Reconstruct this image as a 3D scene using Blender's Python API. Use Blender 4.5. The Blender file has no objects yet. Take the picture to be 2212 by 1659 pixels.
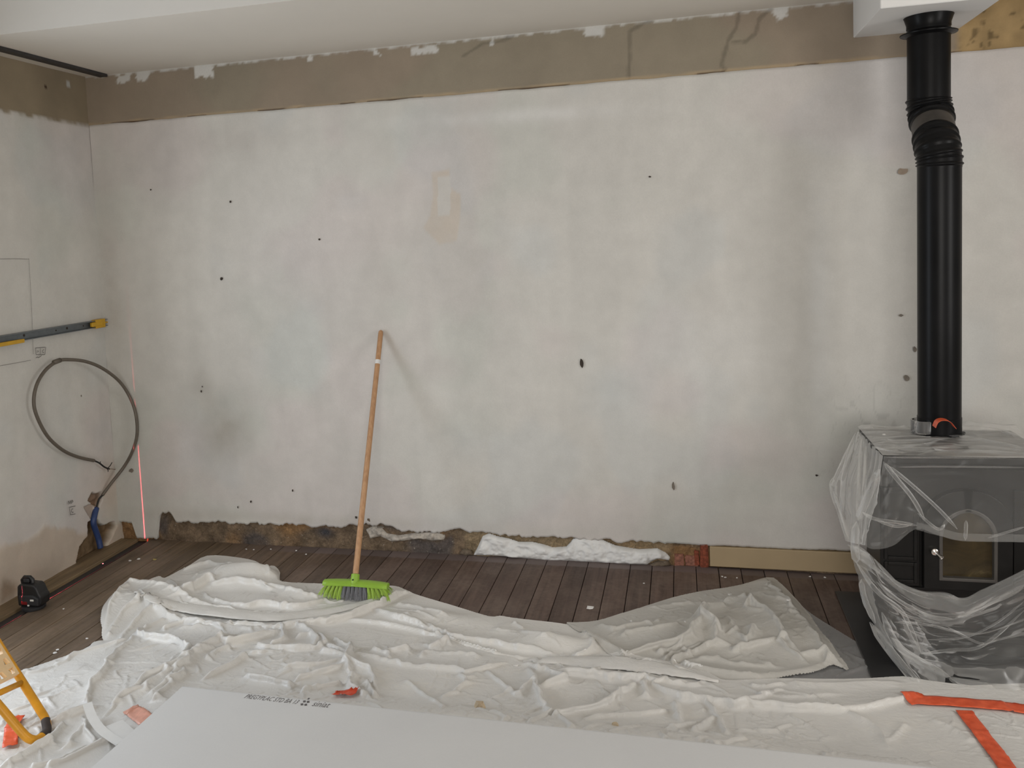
import bpy, bmesh, math, random
import numpy as np
from mathutils import Vector, Matrix

random.seed(7)
rng = np.random.default_rng(11)
SC = bpy.context.scene
COL = SC.collection

# ------------------------------------------------------------------ camera
FPX, PX, PY, W, H = 1915.0, 978.0, 659.0, 2212.0, 1659.0
VX = np.array([7398, -169, -1915.0]); VX /= np.linalg.norm(VX)
VY = np.array([492, -172, 1915.0]); VY -= VX * (VY @ VX); VY /= np.linalg.norm(VY)
VZ = np.cross(VX, VY)
R = np.array([VX, VY, VZ])
CAM = np.array([0.0, -4.1931, 1.6])

def ray(px, py):
    return R @ np.array([px - PX, py - PY, FPX])
def on_floor(px, py, z=0.0):
    d = ray(px, py); return CAM + d * ((z - CAM[2]) / d[2])
def on_back(px, py, y=0.0):
    d = ray(px, py); return CAM + d * ((y - CAM[1]) / d[1])
def on_side(px, py, x=-3.06):
    d = ray(px, py); return CAM + d * ((x - CAM[0]) / d[0])

cam_data = bpy.data.cameras.new('camera')
cam = bpy.data.objects.new('camera', cam_data); COL.objects.link(cam)
cam_data.sensor_fit = 'HORIZONTAL'; cam_data.sensor_width = 36.0
cam_data.lens = FPX / W * 36.0
cam_data.shift_x = (W / 2 - PX) / W
cam_data.shift_y = -(H / 2 - PY) / W
cam_data.clip_start = 0.05
right, up, back = R[:, 0], -R[:, 1], -R[:, 2]
cam.matrix_world = Matrix(((right[0], up[0], back[0], CAM[0]), (right[1], up[1], back[1], CAM[1]),
                           (right[2], up[2], back[2], CAM[2]), (0, 0, 0, 1)))
SC.camera = cam

# ------------------------------------------------------------------ world, light, exposure
SC.view_settings.view_transform = 'Standard'
SC.view_settings.look = 'None'
SC.view_settings.gamma = 1.0
SC.view_settings.use_curve_mapping = False
SC.view_settings.exposure = 0.0
SC.cycles.max_bounces = 12
SC.cycles.transparent_max_bounces = 24
world = bpy.data.worlds.new('sky'); SC.world = world; world.use_nodes = True
bg = world.node_tree.nodes['Background']
bg.inputs[0].default_value = (0.72, 0.82, 1.0, 1); bg.inputs[1].default_value = 1.0

def area(name, loc, look, sx, sy, power, color):
    d = bpy.data.lights.new(name, 'AREA'); d.shape = 'RECTANGLE'; d.size = sx; d.size_y = sy
    d.energy = power; d.color = color
    o = bpy.data.objects.new(name, d); COL.objects.link(o)
    o.location = loc
    o.rotation_euler = (Vector(look) - Vector(loc)).to_track_quat('-Z', 'Y').to_euler()
    o['kind'] = 'helper'
    return o
# daylight falling in through the wide rear window, the glazed door on the left and the window on the right
REAR_Y = -6.6; XR0 = 2.7
area('daylight_rear', (0.55, REAR_Y - 0.03, 1.45), (0.55, 0, 1.2), 1.95, 1.5, 98, (1.0, 0.955, 0.885))
area('daylight_left', (-3.16, -1.95, 1.2), (0, -1.95, 1.0), 0.55, 1.8, 28, (0.84, 0.92, 1.0))
area('daylight_right', (XR0 + 0.1, -2.35, 1.5), (0, -2.35, 1.2), 1.0, 1.3, 35, (1.0, 0.97, 0.92))


# ------------------------------------------------------------------ numpy helpers
def vnoise(x, y, seed=0):
    x = np.asarray(x, float); y = np.asarray(y, float)
    xi = np.floor(x).astype(np.int64); yi = np.floor(y).astype(np.int64)
    fx = x - xi; fy = y - yi
    fx = fx * fx * fx * (fx * (fx * 6 - 15) + 10); fy = fy * fy * fy * (fy * (fy * 6 - 15) + 10)
    def h(a, b):
        n = (a * 374761393 + b * 668265263 + seed * 1442695041) & 0xFFFFFFFF
        n = ((n ^ (n >> 13)) * 1274126177) & 0xFFFFFFFF
        return ((n ^ (n >> 16)) & 0xFFFFFF) / float(0xFFFFFF)
    return (h(xi, yi) * (1 - fx) + h(xi + 1, yi) * fx) * (1 - fy) + (h(xi, yi + 1) * (1 - fx) + h(xi + 1, yi + 1) * fx) * fy
def fbm(x, y, oct=4, seed=0):
    s = 0; a = 0.5; t = 0
    for i in range(oct):
        s = s + a * vnoise(x * 2 ** i + 17.3 * i, y * 2 ** i - 9.1 * i, seed + i); t += a; a *= 0.5
    return s / t
def sstep(a, b, x):
    t = np.clip((x - a) / (b - a), 0, 1); return t * t * (3 - 2 * t)
def gauss(x, y, cx, cy, sx, sy, ang=0.0):
    c, s = math.cos(ang), math.sin(ang)
    u = (x - cx) * c + (y - cy) * s; v = -(x - cx) * s + (y - cy) * c
    return np.exp(-(u / sx) ** 2 - (v / sy) ** 2)
def inside(px, py, poly):
    n = len(poly); res = np.zeros(px.shape, bool); j = n - 1
    for i in range(n):
        xi, yi = poly[i]; xj, yj = poly[j]
        if yi != yj:
            c = ((yi > py) != (yj > py)) & (px < (xj - xi) * (py - yi) / (yj - yi) + xi)
            res ^= c
        j = i
    return res
def seg_dist(px, py, pts, closed=False):
    """distance, signed side, running parameter and nearest point along a polyline"""
    best = np.full(px.shape, 1e9); side = np.zeros(px.shape); par = np.zeros(px.shape)
    nx = np.zeros(px.shape); ny = np.zeros(px.shape)
    n = len(pts); m = n if closed else n - 1
    for i in range(m):
        a = pts[i]; b = pts[(i + 1) % n]
        dx, dy = b[0] - a[0], b[1] - a[1]; L = dx * dx + dy * dy + 1e-12
        t = np.clip(((px - a[0]) * dx + (py - a[1]) * dy) / L, 0, 1)
        qx = a[0] + t * dx; qy = a[1] + t * dy
        d = np.hypot(px - qx, py - qy); k = d < best
        best = np.where(k, d, best); par = np.where(k, i + t, par)
        side = np.where(k, np.sign(dx * (py - a[1]) - dy * (px - a[0])), side)
        nx = np.where(k, qx, nx); ny = np.where(k, qy, ny)
    return best, side, par, nx, ny
def crom(pts, sub=6, closed=False):
    P = [np.array(p, float) for p in pts]; n = len(P); out = []
    rngi = range(n if closed else n - 1)
    for i in rngi:
        if closed: p0, p1, p2, p3 = P[(i - 1) % n], P[i], P[(i + 1) % n], P[(i + 2) % n]
        else: p0, p1, p2, p3 = P[max(i - 1, 0)], P[i], P[i + 1], P[min(i + 2, n - 1)]
        for k in range(sub):
            t = k / sub
            out.append(0.5 * ((2 * p1) + (-p0 + p2) * t + (2 * p0 - 5 * p1 + 4 * p2 - p3) * t * t + (-p0 + 3 * p1 - 3 * p2 + p3) * t ** 3))
    if not closed: out.append(P[-1])
    return out

# ------------------------------------------------------------------ object helpers
def tag(o, label=None, cat=None, group=None, kind=None):
    if label: o['label'] = label
    if cat: o['category'] = cat
    if group: o['group'] = group
    if kind: o['kind'] = kind
    return o
def empty(name, loc, label=None, cat=None, group=None):
    o = bpy.data.objects.new(name, None); COL.objects.link(o); o.location = loc; o.empty_display_size = 0.05
    return tag(o, label, cat, group)
def link(name, me, mat, parent=None, smooth=False):
    if mat: me.materials.append(mat)
    if smooth: me.polygons.foreach_set('use_smooth', [True] * len(me.polygons))
    o = bpy.data.objects.new(name, me); COL.objects.link(o)
    if parent:
        o.parent = parent
        o.matrix_parent_inverse = Matrix.Translation(-Vector(parent.location))
    return o
def fast(name, V, F, mat, parent=None, smooth=True, col=None):
    me = bpy.data.meshes.new(name)
    V = np.asarray(V, np.float32); F = np.asarray(F, np.int32); k = F.shape[1]
    me.vertices.add(len(V)); me.vertices.foreach_set('co', V.ravel())
    me.loops.add(F.size); me.loops.foreach_set('vertex_index', F.ravel())
    me.polygons.add(len(F)); me.polygons.foreach_set('loop_start', np.arange(0, F.size, k, dtype=np.int32))
    me.update(calc_edges=True); me.validate()
    if col is not None:
        a = me.color_attributes.new('Tint', 'FLOAT_COLOR', 'POINT')
        c = np.ones((len(V), 4), np.float32); c[:, :3] = col
        a.data.foreach_set('color', c.ravel())
    return link(name, me, mat, parent, smooth)
def pyd(name, V, F, mat, parent=None, smooth=False):
    me = bpy.data.meshes.new(name); me.from_pydata([tuple(v) for v in V], [], [tuple(f) for f in F]); me.update()
    return link(name, me, mat, parent, smooth)
def grid_faces(nu, nv):
    i = np.arange(nu * nv).reshape(nv, nu)
    return np.stack([i[:-1, :-1], i[:-1, 1:], i[1:, 1:], i[1:, :-1]], -1).reshape(-1, 4)
class MB:
    def __init__(s): s.bm = bmesh.new()
    def box(s, lo, hi, bev=0.0, seg=2, rot=None, pivot=None):
        lo = Vector(lo); hi = Vector(hi); c = (lo + hi) / 2; d = hi - lo
        r = bmesh.ops.create_cube(s.bm, size=1.0, matrix=Matrix.Translation(c) @ Matrix.Diagonal((d.x, d.y, d.z, 1)))
        vs = r['verts']
        if bev > 0:
            es = list({e for v in vs for e in v.link_edges})
            rb = bmesh.ops.bevel(s.bm, geom=es, offset=bev, segments=seg, profile=0.5, affect='EDGES')
            vs = list({v for v in rb['verts']} | {v for v in vs if v.is_valid})
        if rot is not None:
            bmesh.ops.rotate(s.bm, verts=[v for v in vs if v.is_valid], cent=pivot or c, matrix=rot)
        return s
    def tube(s, pts, rad, seg=14, caps=True):
        pts = [Vector(p) for p in pts]; n = len(pts); rings = []
        rad = rad if hasattr(rad, '__len__') else [rad] * n
        t0 = (pts[1] - pts[0]).normalized()
        nrm = t0.orthogonal().normalized()
        for i, p in enumerate(pts):
            t = ((pts[min(i + 1, n - 1)] - pts[max(i - 1, 0)])).normalized()
            nrm = (nrm - t * nrm.dot(t)).normalized(); b = t.cross(nrm)
            rings.append([s.bm.verts.new(p + (nrm * math.cos(2 * math.pi * k / seg) + b * math.sin(2 * math.pi * k / seg)) * rad[i]) for k in range(seg)])
        for a, b in zip(rings, rings[1:]):
            for k in range(seg):
                s.bm.faces.new((a[k], a[(k + 1) % seg], b[(k + 1) % seg], b[k]))
        if caps:
            s.bm.faces.new(rings[0][::-1]); s.bm.faces.new(rings[-1])
        return s
    def lathe(s, prof, c=(0, 0, 0), seg=40):
        """profile of (radius, z), turned about a vertical axis at c"""
        c = Vector(c); rings = []
        for r, z in prof:
            rings.append([s.bm.verts.new(c + Vector((r * math.cos(2 * math.pi * k / seg), r * math.sin(2 * math.pi * k / seg), z))) for k in range(seg)])
        for a, b in zip(rings, rings[1:]):
            for k in range(seg): s.bm.faces.new((a[k], a[(k + 1) % seg], b[(k + 1) % seg], b[k]))
        return s
    def prism(s, poly, vec):
        vec = Vector(vec); a = [s.bm.verts.new(Vector(p)) for p in poly]; b = [s.bm.verts.new(Vector(p) + vec) for p in poly]
        n = len(a); s.bm.faces.new(a[::-1]); s.bm.faces.new(b)
        for i in range(n): s.bm.faces.new((a[i], a[(i + 1) % n], b[(i + 1) % n], b[i]))
        return s
    def build(s, name, mat, parent=None, smooth=False, ang=None):
        bmesh.ops.recalc_face_normals(s.bm, faces=s.bm.faces[:])
        me = bpy.data.meshes.new(name); s.bm.to_mesh(me); s.bm.free()
        o = link(name, me, mat, parent, smooth)
        if ang: me.set_sharp_from_angle(angle=math.radians(ang))
        return o

# ------------------------------------------------------------------ materials
def lin(r, g, b):
    f = lambda v: (v / 255 / 12.92) if v / 255 <= 0.04045 else ((v / 255 + 0.055) / 1.055) ** 2.4
    return (f(r), f(g), f(b), 1)
class Mat:
    def __init__(s, name):
        s.m = bpy.data.materials.new(name); s.m.use_nodes = True
        s.t = s.m.node_tree; s.n = s.t.nodes; s.l = s.t.links; s.p = s.n['Principled BSDF']
        s.out = s.n['Material Output']
    def node(s, kind, **kw):
        n = s.n.new(kind)
        for k, v in kw.items():
            if k.startswith('i_'): n.inputs[k[2:].replace('_', ' ')].default_value = v
            elif k.startswith('n') and k[1:].isdigit(): n.inputs[int(k[1:])].default_value = v
            else: setattr(n, k, v)
        return n
    def link(s, a, b): s.l.new(a, b); return s
    def coords(s, kind='Object', scale=(1, 1, 1)):
        tc = s.node('ShaderNodeTexCoord'); mp = s.node('ShaderNodeMapping'); mp.inputs['Scale'].default_value = scale
        s.link(tc.outputs[kind], mp.inputs['Vector']); return mp.outputs['Vector']
    def noise(s, vec, scale, detail=4, rough=0.55, dist=0.0):
        n = s.node('ShaderNodeTexNoise'); n.inputs['Scale'].default_value = scale; n.inputs['Detail'].default_value = detail
        n.inputs['Roughness'].default_value = rough; n.inputs['Distortion'].default_value = dist
        if vec is not None: s.link(vec, n.inputs['Vector'])
        return n.outputs['Fac']
    def ramp(s, fac, stops):
        r = s.node('ShaderNodeValToRGB'); e = r.color_ramp.elements
        while len(e) > 1: e.remove(e[-1])
        e[0].position, e[0].color = stops[0][0], stops[0][1]
        for p, c in stops[1:]:
            x = e.new(p); x.color = c
        s.link(fac, r.inputs['Fac']); return r.outputs['Color']
    def mix(s, fac, a, b, mode='MIX'):
        n = s.node('ShaderNodeMix', data_type='RGBA', blend_type=mode)
        if isinstance(fac, (int, float)): n.inputs[0].default_value = fac
        else: s.link(fac, n.inputs[0])
        for v, k in ((a, 6), (b, 7)):
            if isinstance(v, tuple): n.inputs[k].default_value = v
            else: s.link(v, n.inputs[k])
        return n.outputs[2]
    def math(s, op, a, b=0.0):
        n = s.node('ShaderNodeMath', operation=op)
        for v, k in ((a, 0), (b, 1)):
            if isinstance(v, (int, float)): n.inputs[k].default_value = v
            else: s.link(v, n.inputs[k])
        return n.outputs[0]
    def base(s, c):
        if isinstance(c, tuple): s.p.inputs['Base Color'].default_value = c
        else: s.link(c, s.p.inputs['Base Color'])
        return s
    def set(s, **kw):
        for k, v in kw.items(): s.p.inputs[k.replace('_', ' ')].default_value = v
        return s
    def bump(s, h, strength=0.3, dist=0.002):
        b = s.node('ShaderNodeBump'); b.inputs['Strength'].default_value = strength; b.inputs['Distance'].default_value = dist
        s.link(h, b.inputs['Height']); s.link(b.outputs['Normal'], s.p.inputs['Normal']); return s

def simple(name, c, rough=0.5, metal=0.0, var=0.12, scale=30, bump=0.0, spec=0.5):
    m = Mat(name); v = m.coords()
    n = m.noise(v, scale, 5)
    d = tuple(x * (1 - var) for x in c[:3]) + (1,); b = tuple(min(1, x * (1 + var)) for x in c[:3]) + (1,)
    m.base(m.ramp(n, [(0.25, d), (0.75, b)])).set(Roughness=rough, Metallic=metal)
    m.p.inputs['Specular IOR Level'].default_value = spec
    if bump: m.bump(n, bump, 0.003)
    return m.m

def wall_mat(name, bump=0.25, rough=0.9):
    m = Mat(name); v = m.coords()
    a = m.node('ShaderNodeVertexColor'); a.layer_name = 'Tint'
    n1 = m.noise(v, 9, 6, 0.6); n2 = m.noise(v, 160, 4, 0.6)
    c = m.mix(1.0, a.outputs['Color'], m.ramp(n1, [(0.3, (0.93, 0.93, 0.93, 1)), (0.7, (1.03, 1.03, 1.03, 1))]), 'MULTIPLY')
    c = m.mix(1.0, c, m.ramp(n2, [(0.3, (0.965, 0.965, 0.965, 1)), (0.7, (1.02, 1.02, 1.02, 1))]), 'MULTIPLY')
    m.base(c).set(Roughness=rough); m.p.inputs['Specular IOR Level'].default_value = 0.25
    m.bump(m.math('ADD', n1, m.math('MULTIPLY', n2, 0.25)), bump, 0.004)
    return m.m
M_wall = wall_mat('painted_plaster')
def rubble_mat():
    m = Mat('rubble_mortar'); v = m.coords(); a = m.node('ShaderNodeVertexColor'); a.layer_name = 'Tint'
    n1 = m.noise(v, 38, 6, 0.7, 0.6); n2 = m.noise(v, 130, 5, 0.7)
    vo = m.node('ShaderNodeTexVoronoi'); vo.feature = 'DISTANCE_TO_EDGE'; vo.inputs['Scale'].default_value = 22; m.link(v, vo.inputs['Vector'])
    c = m.mix(1.0, a.outputs['Color'], m.ramp(n1, [(0.28, (0.58, 0.57, 0.56, 1)), (0.5, (1.0, 1.0, 1.0, 1)), (0.72, (1.4, 1.38, 1.36, 1))]), 'MULTIPLY')
    c = m.mix(1.0, c, m.ramp(n2, [(0.3, (0.7, 0.7, 0.7, 1)), (0.7, (1.2, 1.2, 1.2, 1))]), 'MULTIPLY')
    c = m.mix(1.0, c, m.ramp(vo.outputs['Distance'], [(0.0, (0.82, 0.81, 0.8, 1)), (0.06, (1, 1, 1, 1))]), 'MULTIPLY')
    c = m.mix(m.ramp(m.noise(v, 75, 3, 0.6), [(0.66, (0, 0, 0, 1)), (0.72, (0.7, 0.7, 0.7, 1))]), c, lin(186, 176, 162))
    m.base(c).set(Roughness=0.95); m.bump(m.math('ADD', n1, m.math('MULTIPLY', n2, 0.5)), 0.9, 0.008); return m.m
M_rubble = rubble_mat()
M_ceiling = simple('ceiling_white', (0.735, 0.69, 0.62, 1), 0.9, var=0.02, scale=3, spec=0.2)
M_face = simple('soffit_face_dimmed', (0.58, 0.565, 0.535, 1), 0.9, var=0.02, scale=3, spec=0.2)  # ceiling paint, darkened here to balance the light on the front face
M_boxing = simple('boxing_white', (0.78, 0.775, 0.76, 1), 0.8, var=0.015, scale=3, spec=0.2)
M_dark = simple('dark_void', (0.02, 0.018, 0.016, 1), 0.95)
M_filler = simple('white_filler', (0.74, 0.74, 0.73, 1), 0.75, var=0.06, scale=25, bump=0.4)
M_brick = simple('red_brick', lin(128, 66, 46), 0.9, var=0.6, scale=75, bump=0.9)
M_brick_pale = simple('mortared_brick', lin(142, 96, 80), 0.9, var=0.5, scale=80, bump=0.9)
M_skirt = simple('beige_skirting_paint', lin(168, 148, 116), 0.55, var=0.05, scale=8)
M_black_pipe = simple('black_stove_enamel', (0.0075, 0.0075, 0.008, 1), 0.34, var=0.3, scale=6, spec=0.11)
M_elbow = simple('dusty_elbow_metal', (0.050, 0.044, 0.039, 1), 0.5, var=0.45, scale=14)
M_stove = simple('cast_iron_black', (0.0075, 0.007, 0.0065, 1), 0.42, var=0.3, scale=20, bump=0.15, spec=0.22)
M_chrome = simple('bright_metal', (0.72, 0.69, 0.66, 1), 0.2, 1.0, var=0.05)
M_track = simple('dark_steel_track', lin(62, 60, 60), 0.55, 0.3, var=0.15)
M_rail = simple('galvanised_rail', lin(118, 124, 128), 0.45, 0.55, var=0.12, scale=40)
M_yellow_clip = simple('yellow_plastic_clip', lin(196, 152, 34), 0.45, var=0.1)
M_yellow = simple('yellow_lacquer', lin(206, 144, 24), 0.4, var=0.22, scale=22)
M_tread = simple('cream_tread', lin(238, 205, 158), 0.5, var=0.06)
M_rubber = simple('worn_rubber_foot', lin(62, 54, 50), 0.8, var=0.3)
M_conduit = simple('grey_conduit', lin(98, 90, 80), 0.5, var=0.12, scale=60)
M_wire = simple('black_wire', (0.012, 0.012, 0.012, 1), 0.5)
M_copper = simple('pale_wire', lin(140, 120, 100), 0.4)
M_blue = simple('blue_conduit', lin(46, 66, 112), 0.45, var=0.2)
M_green = simple('lime_plastic', lin(140, 178, 58), 0.45, var=0.05)
M_green_b = simple('lime_bristle', lin(158, 190, 72), 0.55, var=0.15)
M_grey_b = simple('grey_bristle', lin(116, 116, 120), 0.6, var=0.2)
M_laser = simple('black_tool_plastic', (0.012, 0.012, 0.013, 1), 0.42, var=0.2)
M_laser2 = simple('charcoal_rubber', (0.022, 0.022, 0.024, 1), 0.7, var=0.2)
M_red = simple('dark_red_plastic', lin(120, 22, 26), 0.4)
M_lens = simple('pale_switch', lin(225, 222, 215), 0.3)
M_board = Mat('plasterboard_paper')
_v = M_board.coords(); _n = M_board.noise(_v, 3, 5); _f = M_board.noise(M_board.coords(scale=(1, 6, 1)), 140, 3)
M_board.base(M_board.mix(0.35, M_board.ramp(_n, [(0.3, (0.585, 0.59, 0.60, 1)), (0.7, (0.62, 0.625, 0.63, 1))]),
             M_board.ramp(_f, [(0.3, (0.58, 0.58, 0.57, 1)), (0.7, (0.66, 0.655, 0.64, 1))]))).set(Roughness=0.85)
M_board.p.inputs['Specular IOR Level'].default_value = 0.25; M_board = M_board.m
M_core = simple('gypsum_core', (0.62, 0.61, 0.6, 1), 0.9, var=0.08)
M_ink = simple('grey_print_ink', lin(96, 92, 92), 0.8)
M_pencil = simple('pencil_graphite', lin(92, 88, 84), 0.8)
M_tape = Mat('orange_tape')
_n = M_tape.noise(M_tape.coords(), 40, 4)
M_tape.base(M_tape.ramp(_n, [(0.3, lin(205, 78, 42)), (0.7, lin(232, 104, 66))])).set(Roughness=0.38); M_tape.bump(_n, 0.3, 0.003); M_tape = M_tape.m
M_tape_red = simple('red_orange_tape', lin(205, 72, 40), 0.4)
M_chip = simple('white_chip', (0.72, 0.7, 0.68, 1), 0.8, var=0.1)
M_chip_y = simple('yellow_chip', lin(176, 158, 96), 0.7)
M_chunk = simple('plaster_lump', lin(190, 172, 146), 0.9, var=0.2, scale=40, bump=0.6)
M_remnant = simple('crumbling_plaster', lin(178, 170, 160), 0.9, var=0.35, scale=60, bump=0.8)
M_stone = simple('dusty_stone', lin(104, 92, 78), 0.95, var=0.4, scale=70, bump=0.8)
M_tape_pale = simple('film_covered_tape', lin(214, 158, 140), 0.4, var=0.2, scale=40)
M_bead = simple('white_bead', (0.72, 0.72, 0.71, 1), 0.45, var=0.03)
M_hole = simple('dark_hole', lin(60, 52, 46), 0.95)
M_greymark = simple('grey_chip_hole', lin(122, 114, 104), 0.95)
M_beigemark = simple('beige_chip_spot', lin(160, 144, 128), 0.95)

def wood_mat():
    m = Mat('floorboard_wood'); v = m.coords('Generated')
    tc = m.node('ShaderNodeTexCoord'); g = m.node('ShaderNodeNewGeometry'); sp = m.node('ShaderNodeSeparateXYZ')
    m.link(g.outputs['Position'], sp.inputs[0])
    oi = m.node('ShaderNodeObjectInfo')
    mp = m.node('ShaderNodeMapping'); mp.inputs['Scale'].default_value = (26, 1.6, 26)
    add = m.node('ShaderNodeVectorMath', operation='ADD'); m.link(g.outputs['Position'], add.inputs[0])
    cmb = m.node('ShaderNodeCombineXYZ'); m.link(m.math('MULTIPLY', oi.outputs['Random'], 37.0), cmb.inputs[1]); m.link(cmb.outputs[0], add.inputs[1])
    m.link(add.outputs[0], mp.inputs['Vector'])
    grain = m.noise(mp.outputs['Vector'], 1.6, 6, 0.6, 0.6)
    cloud = m.noise(g.outputs['Position'], 3.2, 5, 0.6)
    fine = m.noise(g.outputs['Position'], 45, 3, 0.6)
    warm = m.ramp(grain, [(0.25, lin(66, 51, 44)), (0.75, lin(102, 83, 74))])
    pale = m.ramp(grain, [(0.25, lin(84, 71, 58)), (0.75, lin(126, 108, 88))])
    mr = m.node('ShaderNodeMapRange'); m.link(m.math('ADD', sp.outputs[0], m.math('MULTIPLY', m.math('SUBTRACT', cloud, 0.5), 1.2)), mr.inputs[0])
    mr.inputs[1].default_value = -2.5; mr.inputs[2].default_value = -1.35; mr.inputs[3].default_value = 1.0; mr.inputs[4].default_value = 0.0
    c = m.mix(mr.outputs[0], warm, pale)
    c = m.mix(m.ramp(m.math('ADD', m.math('MULTIPLY', cloud, 0.8), m.math('MULTIPLY', fine, 0.25)), [(0.46, (0, 0, 0, 1)), (0.75, (0.5, 0.5, 0.5, 1))]), c, lin(142, 126, 114))
    # pale unwaxed strip left where the old skirting stood
    my = m.node('ShaderNodeMapRange'); m.link(m.math('ADD', sp.outputs[1], m.math('MULTIPLY', m.math('SUBTRACT', fine, 0.5), 0.02)), my.inputs[0])
    my.inputs[1].default_value = -0.078; my.inputs[2].default_value = -0.066; my.inputs[3].default_value = 0.0; my.inputs[4].default_value = 0.9
    mx = m.node('ShaderNodeMapRange'); m.link(sp.outputs[0], mx.inputs[0]); mx.inputs[1].default_value = -2.3; mx.inputs[2].default_value = -1.9
    c = m.mix(m.math('MULTIPLY', my.outputs[0], mx.outputs[0]), c, lin(112, 100, 97))
    t = m.math('ADD', 0.84, m.math('MULTIPLY', oi.outputs['Random'], 0.36))
    tint = m.node('ShaderNodeCombineColor'); [m.link(t, tint.inputs[k]) for k in range(3)]
    c = m.mix(1.0, c, tint.outputs[0], 'MULTIPLY')
    m.base(c).set(Roughness=0.55); m.p.inputs['Specular IOR Level'].default_value = 0.35
    m.bump(m.math('ADD', grain, m.math('MULTIPLY', fine, 0.3)), 0.35, 0.003)
    return m.m
M_wood = wood_mat()
def border_mat():
    m = Mat('border_timber'); v = m.coords('Object', (30, 1.6, 30)); g = m.noise(v, 1.5, 6, 0.6, 0.5)
    m.base(m.ramp(g, [(0.25, lin(96, 80, 60)), (0.75, lin(146, 126, 96))])).set(Roughness=0.6); m.bump(g, 0.3, 0.003); return m.m
M_border = border_mat()
def handle_mat():
    m = Mat('broom_beech'); v = m.coords('Object', (60, 60, 3)); g = m.noise(v, 1.2, 5)
    m.base(m.ramp(g, [(0.25, lin(160, 118, 82)), (0.75, lin(196, 154, 114))])).set(Roughness=0.5); return m.m
M_handle = handle_mat()
def glass_mat():
    m = Mat('mottled_stove_glass'); v = m.coords(); n = m.noise(v, 7, 5, 0.6, 1.5)
    m.base(m.ramp(n, [(0.35, lin(40, 34, 22)), (0.62, lin(64, 54, 34)), (0.75, lin(100, 88, 58))])).set(Roughness=0.22); return m.m  # dark brown glass with random paler patches
M_glass = glass_mat()

def plastic(name, tint, alpha, trans=0.35, gloss=0.5, rough=0.28, dirt=0.0, facing=0.0, bmp=0.2):
    """polythene film: see-through share, milky diffuse / translucent share and a sheen"""
    m = Mat(name); m.n.remove(m.p); v = m.coords()
    n = m.noise(v, 5, 5, 0.6); f = m.noise(v, 42, 4, 0.6)
    c = m.ramp(n, [(0.3, tuple(x * 0.93 for x in tint[:3]) + (1,)), (0.7, tint)])
    if dirt:
        c = m.mix(m.ramp(m.math('ADD', m.math('MULTIPLY', n, 0.6), m.math('MULTIPLY', f, 0.4)), [(0.52, (0, 0, 0, 1)), (0.68, (dirt, dirt, dirt, 1))]), c, lin(236, 232, 224))
    bp = m.node('ShaderNodeBump'); bp.inputs['Strength'].default_value = bmp; bp.inputs['Distance'].default_value = 0.009; 
    rd = m.math('ABSOLUTE', m.math('SUBTRACT', m.noise(m.coords(scale=(1, 1.5, 1)), 11, 3, 0.6, 0.8), 0.5)); r2 = m.math('ABSOLUTE', m.math('SUBTRACT', m.noise(v, 27, 3, 0.6, 1.0), 0.5))
    m.link(m.math('ADD', m.math('MULTIPLY', f, 0.35), m.math('ADD', m.math('MULTIPLY', m.math('POWER', rd, 0.6), -1.3), m.math('MULTIPLY', r2, -0.9))), bp.inputs['Height'])
    d = m.node('ShaderNodeBsdfDiffuse'); m.link(c, d.inputs['Color']); m.link(bp.outputs['Normal'], d.inputs['Normal'])
    t = m.node('ShaderNodeBsdfTranslucent'); m.link(c, t.inputs['Color']); m.link(bp.outputs['Normal'], t.inputs['Normal'])
    mx = m.node('ShaderNodeMixShader'); mx.inputs[0].default_value = trans; m.link(d.outputs[0], mx.inputs[1]); m.link(t.outputs[0], mx.inputs[2])
    g = m.node('ShaderNodeBsdfGlossy'); g.inputs['Roughness'].default_value = rough; g.inputs['Color'].default_value = (1, 1, 1, 1); m.link(bp.outputs['Normal'], g.inputs['Normal'])
    fr = m.node('ShaderNodeFresnel'); fr.inputs['IOR'].default_value = 1.5; m.link(bp.outputs['Normal'], fr.inputs['Normal'])
    tr = m.node('ShaderNodeBsdfTransparent')
    mt = m.node('ShaderNodeMixShader'); m.link(tr.outputs[0], mt.inputs[1]); m.link(mx.outputs[0], mt.inputs[2])
    if facing:
        lw = m.node('ShaderNodeLayerWeight'); lw.inputs['Blend'].default_value = 0.35
        a = m.math('MINIMUM', m.math('ADD', alpha, m.math('MULTIPLY', lw.outputs['Facing'], facing)), 1.0)
        a = m.math('MULTIPLY', a, m.math('ADD', 0.85, m.math('MULTIPLY', n, 0.3)))
        m.link(a, mt.inputs[0])
    else: mt.inputs[0].default_value = alpha
    ms = m.node('ShaderNodeMixShader'); m.link(m.math('MINIMUM', m.math('MULTIPLY', fr.outputs[0], gloss), 1.0), ms.inputs[0])
    m.link(mt.outputs[0], ms.inputs[1]); m.link(g.outputs[0], ms.inputs[2]); m.link(ms.outputs[0], m.out.inputs['Surface'])
    return m.m
M_sheet_a = plastic('drop_sheet_plastic_rear', (0.88, 0.86, 0.82, 1), 0.95, 0.14, 0.7, 0.28, 0.15, 0, 0.2)
M_sheet_b = plastic('drop_sheet_plastic_front', (0.785, 0.77, 0.742, 1), 0.97, 0.12, 0.6, 0.32, 0.5, 0, 0.22)
M_sheet_c = plastic('drop_sheet_plastic_right', (0.62, 0.60, 0.56, 1), 0.95, 0.14, 0.5, 0.34, 0.2, 0, 0.2)
M_film = plastic('thin_film', (0.62, 0.63, 0.64, 1), 0.34, 0.3, 1.0, 0.3, 0.0, 0.25)
M_cover = plastic('stove_cover_film', (0.84, 0.84, 0.82, 1), 0.10, 0.35, 0.30, 0.3, 0.0, 0.46, 0.03)
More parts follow.
